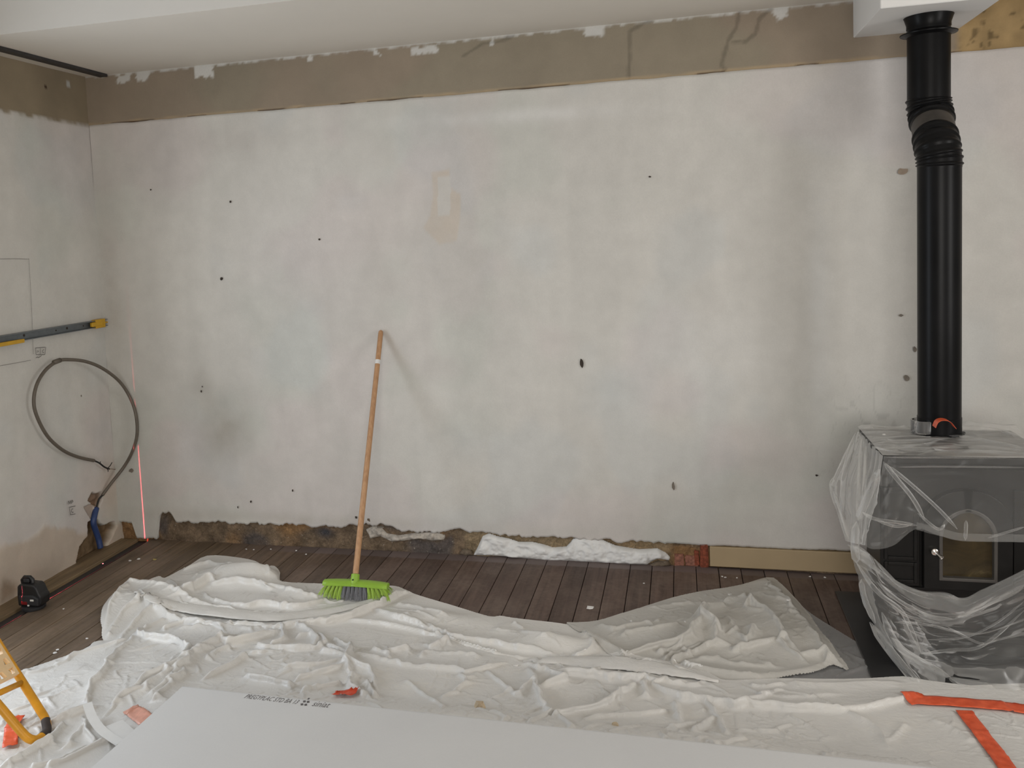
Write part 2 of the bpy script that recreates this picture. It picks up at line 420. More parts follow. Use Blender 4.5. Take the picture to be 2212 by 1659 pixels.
M_clear = plastic('clear_roll_plastic', (0.8, 0.8, 0.8, 1), 0.08, 0.3, 2.0, 0.1, 0.0, 0.4)

# ================================================================== SETTING
XL, XR, ZB, ZS, ZC, SOFY = -3.06, 2.7, 2.271, 2.529, 2.86, -0.945
def spaced(*segs):
    out = []
    for a, b, st in segs:
        n = max(1, int(round((b - a) / st))); out += list(np.linspace(a, b, n, endpoint=False))
    return np.array(out + [segs[-1][1]])

def wpt(px, py): p = on_back(px, py); return p[0], p[2]
# ---- back wall: white plaster coat over a rougher wall, ragged along the floor
xs = spaced((XL, 1.45, 0.006), (1.45, XR, 0.05))
edge_px = [(262, 1126), (285, 1128), (296, 1160), (340, 1163), (342, 1112), (352, 1108), (368, 1110), (380, 1128), (450, 1128), (560, 1131), (650, 1134), (720, 1139), (780, 1133),
           (803, 1133), (822, 1131), (850, 1142), (880, 1148), (935, 1150), (975, 1142), (990, 1143), (1010, 1148), (1060, 1150), (1120, 1158), (1240, 1163), (1330, 1168), (1450, 1173), (1530, 1178), (1700, 1185), (1850, 1190), (2212, 1215)]
ex, ez = np.array([wpt(*p) for p in edge_px]).T
zbot = np.interp(xs, ex, ez)
rag = np.where(xs < -0.1, 1.0, 0.25)
zbot = zbot + rag * ((fbm(xs * 22, xs * 0 + 3.1, 4, 5) - 0.5) * 0.03 + (vnoise(xs * 90, xs * 0, 9) - 0.5) * 0.008)
zbot = np.maximum(zbot, 0.004)
ztop = ZB + (fbm(xs * 9, xs * 0 + 1.0, 3, 31) - 0.5) * 0.006
tt = np.concatenate([np.linspace(0, 0.06, 12, endpoint=False), np.linspace(0.06, 1, 150)])
X, T = np.meshgrid(xs, tt); Z = zbot[None] + T * (ztop - zbot)[None]
lump = (fbm(X * 2.2, Z * 2.2, 4, 40) - 0.5) * 0.010
Y = -lump * sstep(0, 0.02, T) * 0.6 - 0.001
def white_tint(u, z, seed):
    c = np.empty(u.shape + (3,)); c[:] = (0.607, 0.590, 0.553)
    g = fbm(u * 1.3, z * 1.3, 4, seed); c *= (0.93 + 0.14 * g)[..., None]
    pink = sstep(0.50, 0.66, fbm(u * 1.9 + 8, z * 1.9, 3, seed + 3)); c *= 1 + pink[..., None] * np.array([0.006, -0.030, -0.014])
    grn = sstep(0.52, 0.7, fbm(u * 1.6 - 5, z * 1.6 + 7, 3, seed + 6)); c *= 1 - grn[..., None] * np.array([0.055, 0.035, 0.045])
    cool = sstep(0.54, 0.7, fbm(u * 2.6 + 3, z * 2.0 - 7, 3, seed + 9)); c *= 1 + cool[..., None] * np.array([-0.03, -0.01, 0.01])
    strk = sstep(0.5, 0.7, fbm(u * 5, z * 0.7, 3, seed + 12)); c *= (1 + 0.04 * strk)[..., None]
    return c
def blot(c, u, z, px, py, rx, ry, col, amt, ang=0.0, ns=14, seed=3):
    cx, cz = wpt(px, py)
    m = gauss(u, z, cx, cz, rx, ry, ang) * (0.55 + 0.9 * fbm(u * ns, z * ns, 3, seed)); m = np.clip(m * amt, 0, 1)[..., None]
    c[:] = c * (1 - m) + np.array(col) * m
C = white_tint(X, Z, 100)
def L3(r, g, b): return lin(r, g, b)[:3]
blot(C, X, Z, 485, 930, 0.13, 0.16, (0.38, 0.35, 0.30), 0.62)
blot(C, X, Z, 440, 850, 0.07, 0.14, (0.42, 0.40, 0.36), 0.45)
blot(C, X, Z, 350, 350, 0.17, 0.25, (0.53, 0.50, 0.485), 0.5)
blot(C, X, Z, 620, 560, 0.26, 0.28, (0.585, 0.555, 0.54), 0.5)
blot(C, X, Z, 830, 620, 0.10, 0.30, (0.53, 0.50, 0.465), 0.35)
blot(C, X, Z, 520, 300, 0.25, 0.07, (0.50, 0.47, 0.44), 0.4)
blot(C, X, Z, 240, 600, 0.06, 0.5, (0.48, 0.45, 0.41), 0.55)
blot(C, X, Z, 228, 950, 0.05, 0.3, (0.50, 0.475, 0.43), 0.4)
blot(C, X, Z, 1330, 840, 0.14, 0.10, (0.55, 0.57, 0.56), 0.5)
blot(C, X, Z, 1000, 960, 0.2, 0.1, (0.56, 0.57, 0.555), 0.4)
blot(C, X, Z, 1110, 250, 0.5, 0.035, (0.69, 0.68, 0.66), 0.6, -0.02)
blot(C, X, Z, 1770, 650, 0.05, 0.6, (0.67, 0.67, 0.655), 0.5)  # pale upright streak: window light painted into the wall colour
blot(C, X, Z, 1520, 760, 0.3, 0.2, (0.67, 0.66, 0.64), 0.45)
blot(C, X, Z, 1200, 1150, 0.5, 0.03, (0.55, 0.53, 0.49), 0.4)
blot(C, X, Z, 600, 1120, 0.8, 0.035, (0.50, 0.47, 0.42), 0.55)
blot(C, X, Z, 1880, 870, 0.12, 0.1, (0.54, 0.53, 0.50), 0.35, ns=40)
# worn patch where a fixture was torn off
pp = [wpt(*p) for p in [(930, 370), (972, 364), (975, 405), (997, 420), (996, 470), (988, 522), (950, 530), (925, 505), (912, 492), (928, 465), (934, 420)]]
d, _, _, _, _ = seg_dist(X, Z, pp, True); ins = inside(X, Z, pp)
k = (np.where(ins, sstep(-0.004, 0.012, d), 0) * (0.5 + 0.5 * fbm(X * 12, Z * 12, 3, 8)))[..., None]
C = C * (1 - k) + np.array(L3(201, 190, 177)) * k
pp2 = [wpt(*p) for p in [(946, 385), (975, 380), (972, 465), (945, 466)]]
k = np.where(inside(X, Z, pp2), 0.8, 0)[..., None]; C = C * (1 - k) + np.array((0.60, 0.585, 0.555)) * k
Y += np.where(ins, 0.0015, 0)
# crazing near the stove pipe
cz_ = np.abs(vnoise(X * 18, Z * 18, 77) - 0.5); reg = gauss(X, Z, *wpt(1880, 950), 0.18, 0.25)
C *= (1 - 0.18 * reg * (cz_ < 0.03))[..., None]
V = np.stack([X, Y, Z], -1).reshape(-1, 3); F = grid_faces(len(xs), len(tt))
# lip returning into the wall along the ragged lower edge
n = len(xs); lip = np.stack([xs, np.full(n, 0.03), zbot + 0.004], -1); top = np.stack([xs, np.full(n, 0.02), ztop + 0.0], -1)
b0 = len(V); V = np.concatenate([V, lip, top]); Cc = C.reshape(-1, 3); Cc = np.concatenate([Cc, Cc[:n] * 0.8, Cc[-n:] * 0.8])
i = np.arange(n - 1); r0 = (len(tt) - 1) * n
F = np.concatenate([F, np.stack([i + b0, i + 1 + b0, i + 1, i], -1), np.stack([i + r0, i + 1 + r0, i + 1 + b0 + n, i + b0 + n], -1)])
wall_back = bpy.data.objects.new('wall_back', None); COL.objects.link(wall_back); wall_back['kind'] = 'structure'
fast('white_plaster', V, F, M_wall, wall_back, True, Cc)
# ---- bare plaster band above, slightly set back
xb = spaced((XL - 0.02, 1.45, 0.01), (1.45, XR, 0.05)); zb = spaced((ZB - 0.03, ZC, 0.01))
X, Z = np.meshgrid(xb, zb)
C = np.empty(X.shape + (3,)); C[:] = L3(146, 133, 117)
C *= (0.90 + 0.2 * fbm(X * 2.4, Z * 2.4, 4, 55))[..., None]
gr = sstep(0.5, 0.65, fbm(X * 1.4, Z * 2, 3, 60))[..., None]; C *= 1 + gr * np.array([-0.05, 0.0, -0.01])
def chip(px0, py0, px1, py1, col=(0.58, 0.57, 0.54)):
    a = wpt(px0, py0); b = wpt(px1, py1)
    u = np.minimum(X - min(a[0], b[0]), max(a[0], b[0]) - X); w = np.minimum(Z - min(a[1], b[1]), max(a[1], b[1]) - Z)
    dd = np.minimum(u, w) + (fbm(X * 45, Z * 45, 3, 12) - 0.5) * 0.03
    k = sstep(-0.002, 0.004, dd)[..., None]; C[:] = C * (1 - k) + np.array(col) * k
for q in [(1262, 53, 1304, 76), (1674, 11, 1704, 38), (418, 144, 458, 165), (250, 160, 282, 176), (292, 155, 322, 173), (660, 122, 672, 132), (890, 102, 945, 112), (804, 106, 818, 116), (1056, 84, 1068, 96)]: chip(*q)
top_edge = sstep(ZS - 0.012, ZS - 0.002, Z + (fbm(X * 30, Z * 30, 3, 14) - 0.5) * 0.02)[..., None]; C = C * (1 - top_edge) + np.array((0.55, 0.54, 0.51)) * top_edge
low = sstep(ZB + 0.016, ZB + 0.004, Z + (fbm(X * 14, Z * 14, 3, 15) - 0.5) * 0.012)[..., None] * 0.7; C = C * (1 - low) + np.array(L3(182, 160, 128)) * low
dk = (sstep(ZB + 0.008, ZB + 0.003, Z) * sstep(0.52, 0.6, fbm(X * 7, Z * 0 + 2, 3, 22)))[..., None]; C = C * (1 - dk) + np.array(L3(70, 50, 36)) * dk
for pl in [[(1600, 18), (1590, 60), (1572, 90), (1558, 140), (1566, 150)], [(1410, 40), (1360, 66), (1360, 130), (1358, 165)], [(1670, 15), (1640, 40), (1632, 72), (1610, 90), (1585, 90)], [(1110, 76), (1080, 88), (1040, 95), (1000, 120)]]:
    d, *_ = seg_dist(X, Z, [wpt(*p) for p in pl]); k = (sstep(0.012, 0.003, d + (fbm(X * 30, Z * 30, 2, 4) - 0.5) * 0.01) * 0.30)[..., None]; C *= 1 - k
yb = sstep(1.12, 1.16, X)[..., None]; rough_c = np.array(L3(158, 134, 96)) * (0.75 + 0.6 * fbm(X * 16, Z * 16, 4, 70))[..., None]
pit = sstep(0.62, 0.72, fbm(X * 34, Z * 34, 3, 71))[..., None]; rough_c = rough_c * (1 - 0.5 * pit); C = C * (1 - yb) + rough_c * yb
Yb = 0.006 + (fbm(X * 3, Z * 3, 3, 57) - 0.5) * 0.006 + yb[..., 0] * (0.004 + (fbm(X * 22, Z * 22, 4, 72) - 0.5) * 0.012)
fast('bare_plaster_band', np.stack([X, Yb, Z], -1).reshape(-1, 3), grid_faces(len(xb), len(zb)), M_wall, wall_back, True, C.reshape(-1, 3))
# ---- exposed rubble and mortar along the floor
xr = spaced((XL - 0.01, 0.10, 0.005), (0.1, XR, 0.1)); zr = spaced((-0.02, 0.17, 0.005))
X, Z = np.meshgrid(xr, zr)
stone = vnoise(X * 6 + 0.4 * fbm(X * 9, Z * 9, 2, 1), Z * 11, 81)
Yr = 0.016 + (fbm(X * 14, Z * 14, 5, 82) - 0.5) * 0.035 + (stone - 0.5) * 0.016
C = np.empty(X.shape + (3,)); C[:] = L3(122, 104, 84); C *= (0.62 + 0.76 * fbm(X * 24, Z * 24, 4, 83))[..., None]
k = sstep(0.55, 0.7, fbm(X * 4, Z * 5, 3, 84))[..., None]; C = C * (1 - k) + np.array(L3(92, 84, 80)) * k
k = sstep(0.5, 0.66, fbm(X * 3 + 4, Z * 4, 3, 86))[..., None]; C = C * (1 - k) + np.array(L3(150, 116, 78)) * k * 0.95 + C * 0.05 * k
k = (gauss(X, Z, *wpt(700, 1152), 0.05, 0.03))[..., None]; C = C * (1 - k) + np.array(L3(66, 66, 72)) * k
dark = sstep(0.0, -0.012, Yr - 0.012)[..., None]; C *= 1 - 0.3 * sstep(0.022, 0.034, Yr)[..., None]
# pale beige rendered stretch right of centre
k = (sstep(-1.1, -1.05, X) * sstep(-0.05, -0.1, X))[..., None] * 0.8; C = C * (1 - k) + np.array(L3(148, 130, 102)) * (0.85 + 0.3 * fbm(X * 9, Z * 9, 3, 88))[..., None] * k
fast('exposed_mortar', np.stack([X, Yr, Z], -1).reshape(-1, 3), grid_faces(len(xr), len(zr)), M_rubble, wall_back, True, C.reshape(-1, 3))

def blob(name, outline_px, mat, parent, depth, y0, seed, step=0.005, rough=1.0):
    """lump of filler pressed against the back wall inside a traced outline"""
    poly = [wpt(*p) for p in outline_px]; P = np.array(poly)
    gx = np.arange(P[:, 0].min() - step, P[:, 0].max() + 2 * step, step); gz = np.arange(P[:, 1].min() - step, P[:, 1].max() + 2 * step, step)
    X, Z = np.meshgrid(gx, gz); ins = inside(X, Z, poly); d, _, _, nx, nz = seg_dist(X, Z, poly, True)
    F = grid_faces(len(gx), len(gz)); keep = ins.ravel()[F].sum(1) >= 2; F = F[keep]
    out = (~ins); X = np.where(out, nx, X); Z = np.where(out, nz, Z); d = np.where(out, 0, d)
    dp = np.sqrt(np.clip(d / 0.014, 0, 1)) * depth
    dp = dp * (0.45 + 1.1 * fbm(X * 12, Z * 22, 4, seed)) + (fbm(X * 40, Z * 40, 3, seed + 4) - 0.5) * 0.014 * rough * sstep(0, 0.01, d)
    V = np.stack([X, y0 - dp, Z], -1).reshape(-1, 3)
    u, inv = np.unique(F.ravel(), return_inverse=True)
    return fast(name, V[u], inv.reshape(-1, 4), mat, parent, True)
blob('plaster_filler', [(1022, 1200), (1032, 1180), (1042, 1158), (1056, 1153), (1075, 1160), (1100, 1165), (1120, 1172), (1150, 1172), (1175, 1178), (1195, 1184), (1222, 1182), (1238, 1165), (1255, 1162),
     (1300, 1167), (1330, 1180), (1355, 1184), (1380, 1188), (1420, 1186), (1440, 1196), (1448, 1206), (1445, 1212), (1420, 1208), (1405, 1216), (1398, 1221), (1330, 1218), (1240, 1214), (1180, 1212), (1150, 1209), (1090, 1203), (1060, 1201)], M_filler, wall_back, 0.026, 0.012, 300, 0.004, 1.2)
blob('plaster_filler', [(788, 1145), (806, 1137), (822, 1140), (835, 1154), (860, 1158), (900, 1152), (940, 1150), (962, 1158), (958, 1168), (935, 1170), (905, 1165), (870, 1170), (845, 1172), (820, 1160), (800, 1165)], M_remnant, wall_back, 0.022, 0.014, 310, 0.005, 2.4)
blob('loose_stone', [(990, 1196), (1000, 1186), (1018, 1190), (1022, 1200), (1005, 1203)], M_stone, wall_back, 0.03, 0.012, 320)
blob('loose_stone', [(1395, 1222), (1420, 1212), (1444, 1212), (1450, 1222), (1425, 1227)], M_stone, wall_back, 0.03, 0.01, 321)
# bricks showing at the right end of the torn-off skirting
def brick(px0, py0, px1, py1, y, mat=None):
    a = on_back(px0, py0, y); b = on_back(px1, py1, y)
    m = MB().box((a[0], y, b[2]), (b[0], 0.05, a[2]), 0.004, 2); o = m.build('brick', mat or M_brick, wall_back)
    for v in o.data.vertices: v.co += Vector((random.uniform(-.003, .003), random.uniform(-.003, .003), random.uniform(-.003, .003)))
    return o
brick(1512, 1176, 1530, 1226, -0.002); brick(1456, 1197, 1478, 1222, 0.006, M_brick_pale); brick(1480, 1200, 1510, 1224, 0.008, M_brick_pale); brick(1500, 1190, 1511, 1222, 0.003)
# nail holes and chips in the plaster
def spot(px, py, rx, ry, mat, name='nail_hole', seed=0, side=False):
    rr = random.Random(seed + int(px)); 
    c = on_side(px, py) if side else on_back(px, py)
    n = 9; V = []; sc = 1 / 455
    for k in range(n):
        a = 2 * math.pi * k / n; q = rr.uniform(0.75, 1.2)
        du, dz = rx * sc * math.cos(a) * q, ry * sc * math.sin(a) * q
        V.append((c[0] + 0.0035, c[1] + du, c[2] + dz) if side else (c[0] + du, c[1] - 0.0065, c[2] + dz))
    V.append((c[0] - 0.001, c[1], c[2]) if side else (c[0], c[1] - 0.003, c[2]))
    return pyd(name, V, [(k, (k + 1) % n, n) for k in range(n)], mat, wall_left if side else wall_back)
for q in [(327, 410, 2, 2), (499, 436, 3, 3), (691, 517, 2.5, 2.5), (480, 602, 4, 4), (1404, 382, 2.5, 2), (543, 1083, 2, 3), (633, 1059, 2, 3), (770, 1117, 3, 3), (438, 835, 1.5, 2), (436, 845, 2, 3), (515, 1095, 1.5, 3), (1764, 1026, 3, 2)]: spot(*q, M_hole)
for q in [(1257, 784, 4, 10)]: spot(*q, M_hole, 'chipped_spot')
for q in [(1958, 816, 5, 6), (1946, 681, 4, 2.5), (1976, 754, 3, 6), (285, 1016, 7, 6), (822, 1138, 9, 3), (1455, 1050, 3, 9)]: spot(*q, M_greymark, 'chipped_spot')
spot(1950, 371, 10, 7, M_beigemark, 'chipped_spot')

# ---- left wall
wall_left = bpy.data.objects.new('wall_left', None); COL.objects.link(wall_left); wall_left['kind'] = 'structure'
ys = spaced((-1.42, -1.0, 0.03), (-1.0, 0.03, 0.0045)); zs = spaced((-0.02, 0.42, 0.0045), (0.42, ZB, 0.016), (ZB, ZC, 0.016))
Yg, Z = np.meshgrid(ys, zs)
def spt(px, py): p = on_side(px, py); return p[1], p[2]
C = white_tint(Yg * 1.0 + 40, Z, 400)
lowm = sstep(0.02, -0.02, Z - np.interp(Yg, *np.array([spt(0, 1180), spt(60, 1165), spt(95, 1135), spt(150, 1140), spt(190, 1150), (0.05, 0.1)]).T) + (fbm(Yg * 9, Z * 9, 4, 411) - 0.5) * 0.08)
C = C * (1 - 0.75 * lowm[..., None]) + np.array(L3(192, 176, 158)) * (0.92 + 0.16 * fbm(Yg * 7, Z * 7, 3, 9))[..., None] * 0.75 * lowm[..., None]
pk = gauss(Yg, Z, *spt(240, 1060), 0.12, 0.2)[..., None] * 0.5; C = C * (1 - pk) + np.array(L3(206, 186, 164)) * pk
def spatch(poly_px, col, amt, edge=0.008):
    poly = [spt(*p) for p in poly_px]; d, *_ = seg_dist(Yg, Z, poly, True); ins = inside(Yg, Z, poly)
    s = np.where(ins, d, -d) + (fbm(Yg * 30, Z * 30, 3, 13) - 0.5) * 0.016
    k = (sstep(-edge / 2, edge / 2, s) * amt)[..., None]; C[:] = C * (1 - k) + np.array(col) * (0.6 + 0.8 * fbm(Yg * 26, Z * 26, 4, 17))[..., None] * k
    return sstep(-0.006, 0.006, s)
h1 = spatch([(164, 1216), (170, 1180), (190, 1160), (192, 1130), (205, 1120), (224, 1135), (247, 1126), (250, 1135), (238, 1160), (228, 1175), (222, 1196)], L3(118, 98, 74), 1.0)
h2 = spatch([(191, 1082), (200, 1064), (218, 1066), (222, 1078), (214, 1092), (200, 1088)], L3(124, 98, 76), 0.9)
h3 = spatch([(182, 1095), (196, 1122), (206, 1120), (204, 1096), (214, 1096), (220, 1074), (206, 1084)], L3(150, 122, 98), 0.55)
spatch([(66, 1262), (0, 1300), (0, 1250), (40, 1268)], L3(140, 112, 84), 0.5, 0.05)
Xg = XL + (fbm(Yg * 2.4, Z * 2.4, 4, 420) - 0.5) * 0.012
Xg -= h1 * (0.03 + 0.03 * fbm(Yg * 20, Z * 20, 4, 421)) + h2 * (0.015 + 0.02 * fbm(Yg * 20, Z * 20, 3, 5)) + h3 * 0.008
Xg += lowm * 0.006 * (0.6 + 0.8 * fbm(Yg * 10, Z * 10, 3, 30))
band = sstep(ZB - 0.004, ZB + 0.004, Z + (fbm(Yg * 20, Z * 20, 3, 33) - 0.5) * 0.012)
bc = np.array(L3(142, 129, 108)) * (0.82 + 0.36 * fbm(Yg * 4, Z * 4, 4, 450))[..., None]
C = C * (1 - band[..., None]) + bc * band[..., None]; Xg -= band * 0.006
for px, py, s_ in [(102, 186, 0.012), (150, 182, 0.02)]:
    k = sstep(s_, s_ * 0.6, np.hypot(Yg - spt(px, py)[0], Z - spt(px, py)[1]))[..., None]; C = C * (1 - k) + (np.array(L3(58, 40, 32)) if px == 102 else np.array((0.5, 0.49, 0.46)) * 0.9) * k
fast('left_plaster', np.stack([Xg, Yg, Z], -1).reshape(-1, 3), grid_faces(len(ys), len(zs))[:, ::-1], M_wall, wall_left, True, C.reshape(-1, 3))
for q in [(742, 1425), (1130, 1586)]:
    spot(q[0] / 4.254, 520 + q[1] / 4.254, 2, 2.5, M_greymark, 'nail_hole', 5, True)
M_room = simple('rear_wall_paint', (0.62, 0.60, 0.57, 1), 0.9, var=0.04, scale=2)
# the glazed door opening, out of the picture to the left
MB().box((XL - 0.2, -1.6, -0.05), (XL, -1.42, ZC)).box((XL - 0.2, -6.8, -0.05), (XL, -2.3, ZC)).box((XL - 0.2, -2.3, 2.15), (XL, -1.6, ZC)).build('wall_left_far', M_room, wall_left)
fr = bpy.data.objects.new('door_1', None); COL.objects.link(fr); fr['kind'] = 'structure'
for lo_, hi_ in [((-2.3, 0), (-2.25, 2.15)), ((-1.65, 0), (-1.6, 2.15)), ((-2.25, 2.1), (-1.65, 2.15)), ((-2.25, 0), (-1.65, 0.06))]:
    MB().box((XL - 0.09, lo_[0], lo_[1]), (XL - 0.02, hi_[0], hi_[1]), 0.005).build('frame_bar', M_boxing, fr)
# ---- right and rear walls
o = MB().box((XR, -6.8, -0.05), (XR + 0.2, -2.9, ZC)).box((XR, -1.8, -0.05), (XR + 0.2, 0.2, ZC)).box((XR, -2.9, -0.05), (XR + 0.2, -1.8, 0.8)).box((XR, -2.9, 2.2), (XR + 0.2, -1.8, ZC)).build('wall_right', M_room); o['kind'] = 'structure'
rw = MB()
for (x0, x1, z0, z1) in [(XL - 0.2, -0.5, -0.05, ZC), (1.6, XR + 0.2, -0.05, ZC), (-0.5, 1.6, -0.05, 0.65), (-0.5, 1.6, 2.25, ZC)]:
    rw.box((x0, REAR_Y - 0.2, z0), (x1, REAR_Y, z1))
o = rw.build('wall_rear', M_room); o['kind'] = 'structure'
w_ = bpy.data.objects.new('window_1', None); COL.objects.link(w_); w_['kind'] = 'structure'
for a, b in [((-0.5, 0.65), (-0.44, 2.25)), ((1.54, 0.65), (1.6, 2.25)), ((-0.44, 0.65), (1.54, 0.71)), ((-0.44, 2.19), (1.54, 2.25)), ((0.52, 0.71), (0.58, 2.19))]:
    MB().box((a[0], REAR_Y - 0.02, a[1]), (b[0], REAR_Y + 0.04, b[1]), 0.004).build('frame_bar', M_boxing, w_)
w_ = bpy.data.objects.new('window_2', None); COL.objects.link(w_); w_['kind'] = 'structure'
for a, b in [((-2.9, 0.8), (-2.84, 2.2)), ((-1.86, 0.8), (-1.8, 2.2)), ((-2.84, 0.8), (-1.86, 0.86)), ((-2.84, 2.14), (-1.86, 2.2))]:
    MB().box((XR + 0.0, a[0], a[1]), (XR + 0.05, b[0], b[1]), 0.004).build('frame_bar', M_boxing, w_)
o = MB().box((XL - 0.2, 0.045, -0.05), (XR + 0.2, 0.25, ZC)).build('wall_back_core', M_dark, wall_back)
# ---- ceiling: a lowered soffit along the back wall, then the main ceiling
ce = bpy.data.objects.new('ceiling', None); COL.objects.link(ce); ce['kind'] = 'structure'
MB().box((XL - 0.05, SOFY + 0.001, ZS), (XR, 0.03, ZS + 0.02)).build('soffit', M_ceiling, ce)
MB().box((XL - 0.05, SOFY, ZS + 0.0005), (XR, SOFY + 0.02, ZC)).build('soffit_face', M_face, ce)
MB().box((XL - 0.2, -6.8, ZC), (XR + 0.2, 0.2, ZC + 0.1)).build('main_ceiling', M_ceiling, ce)
# ---- white boxing round the flue
bx0, bx1, by0, bz = 0.737, 1.15, -0.525, 2.371
o = MB().box((bx0, by0, bz), (bx1, 0.02, ZS + 0.01), 0.003, 1).build('trim_1', M_boxing); o['kind'] = 'structure'
# ---- skirting board, right of the torn-off stretch
a = on_back(1533, 1181, -0.012); b = on_back(1533, 1224, -0.012)
o = MB().box((a[0], -0.012, b[2] + 0.001), (XR, 0.02, a[2]), 0.003, 2).build('baseboard_back', M_skirt); o['kind'] = 'structure'
# ---- floor
fl = bpy.data.objects.new('floor', None); COL.objects.link(fl); fl['kind'] = 'structure'
MB().box((XL - 0.2, -6.8, -0.12), (XR + 0.2, 0.2, -0.028)).build('subfloor', M_dark, fl)
proto = None
x0 = -0.0645 - 0.1002 * 28 ; kx = 0
bx = x0 - 0.05
MB().box((XL - 0.02, -6.7, -0.026), (-2.945, 0.0, 0.0), 0.002, 1).build('border_board', M_border, fl)
while x0 < XR:
    lo, hi = max(x0, -2.902), x0 + 0.1002
    w_ = hi - lo - 0.003
    me = None
    if abs(w_ - 0.0972) < 1e-4 and proto is not None:
        o = bpy.data.objects.new('floorboard', proto); COL.objects.link(o); o.parent = fl
    else:
        m = MB().box((0, -6.6, -0.026), (w_, 0.0, 0.0), 0.0018, 1)
        o = m.build('floorboard', M_wood, fl)
        if abs(w_ - 0.0972) < 1e-4: proto = o.data
    o.location = (lo + 0.0015, 0.012, -0.0012 * rng.random())
    x0 += 0.1002
# sunk dark groove beside the border board
MB().box((-2.945, -6.6, -0.03), (-2.9, 0.0, -0.016)).build('groove_strip', M_track, fl)

# ================================================================== DROP SHEETS
ST = 0.0055
GX0, GX1, GY0, GY1 = -3.0, 1.95, -2.6, -0.1
gxs = np.arange(GX0, GX1, ST); gys = np.arange(GY0, GY1, ST)
HM = np.zeros((len(gys), len(gxs)))            # running top surface, so that sheets lie on one another

def relax(P, valid, under, iters, eps, bend=0.12, grav=0.0007, pin=None, damp=0.9):
    """let a gridded sheet settle like limp film: edges keep a slightly longer rest length than they have, so it buckles into creases"""
    P = P.astype(np.float32); prev = P.copy(); ny, nx = valid.shape
    def pair(dj, di):
        a = (slice(max(0, -dj), ny - max(0, dj)), slice(max(0, -di), nx - max(0, di))); b = (slice(max(0, dj), ny + min(0, dj)), slice(max(0, di), nx + min(0, di)))
        return a, b
    cons = []
    for dj, di, k in ((0, 1, 1.0), (1, 0, 1.0), (1, 1, 0.7), (1, -1, 0.7), (0, 3, bend), (3, 0, bend)):
        a, b = pair(dj, di); ok = (valid[a] & valid[b]).astype(np.float32) * k
        L = np.linalg.norm(P[b] - P[a], axis=-1) * (1 + 0.5 * (eps[a] + eps[b])); cons.append((a, b, ok, L.astype(np.float32)))
    mv = valid.astype(np.float32)[..., None] * (1 if pin is None else (1 - pin)[..., None].astype(np.float32))
    xi0, yj0 = P[0, 0, 0], P[0, 0, 1]
    for it in range(iters):
        vel = (P - prev) * damp; prev = P.copy()
        vel[..., 2] -= grav * ST * 10
        np.clip(vel, -0.004, 0.004, out=vel)
        P = P + vel * mv
        for sub in range(2):
            D = np.zeros_like(P); N = np.full(valid.shape, 1e-6, np.float32)
            for a, b, ok, L in cons:
                d = P[b] - P[a]; l = np.sqrt((d * d).sum(-1)) + 1e-9
                c = d * ((l - L) / l * ok * 0.5)[..., None]
                D[a] += c; D[b] -= c; N[a] += ok; N[b] += ok
            P = P + D * (1.5 / N)[..., None] * mv
            P[..., 2] = np.maximum(P[..., 2], under)
    return P

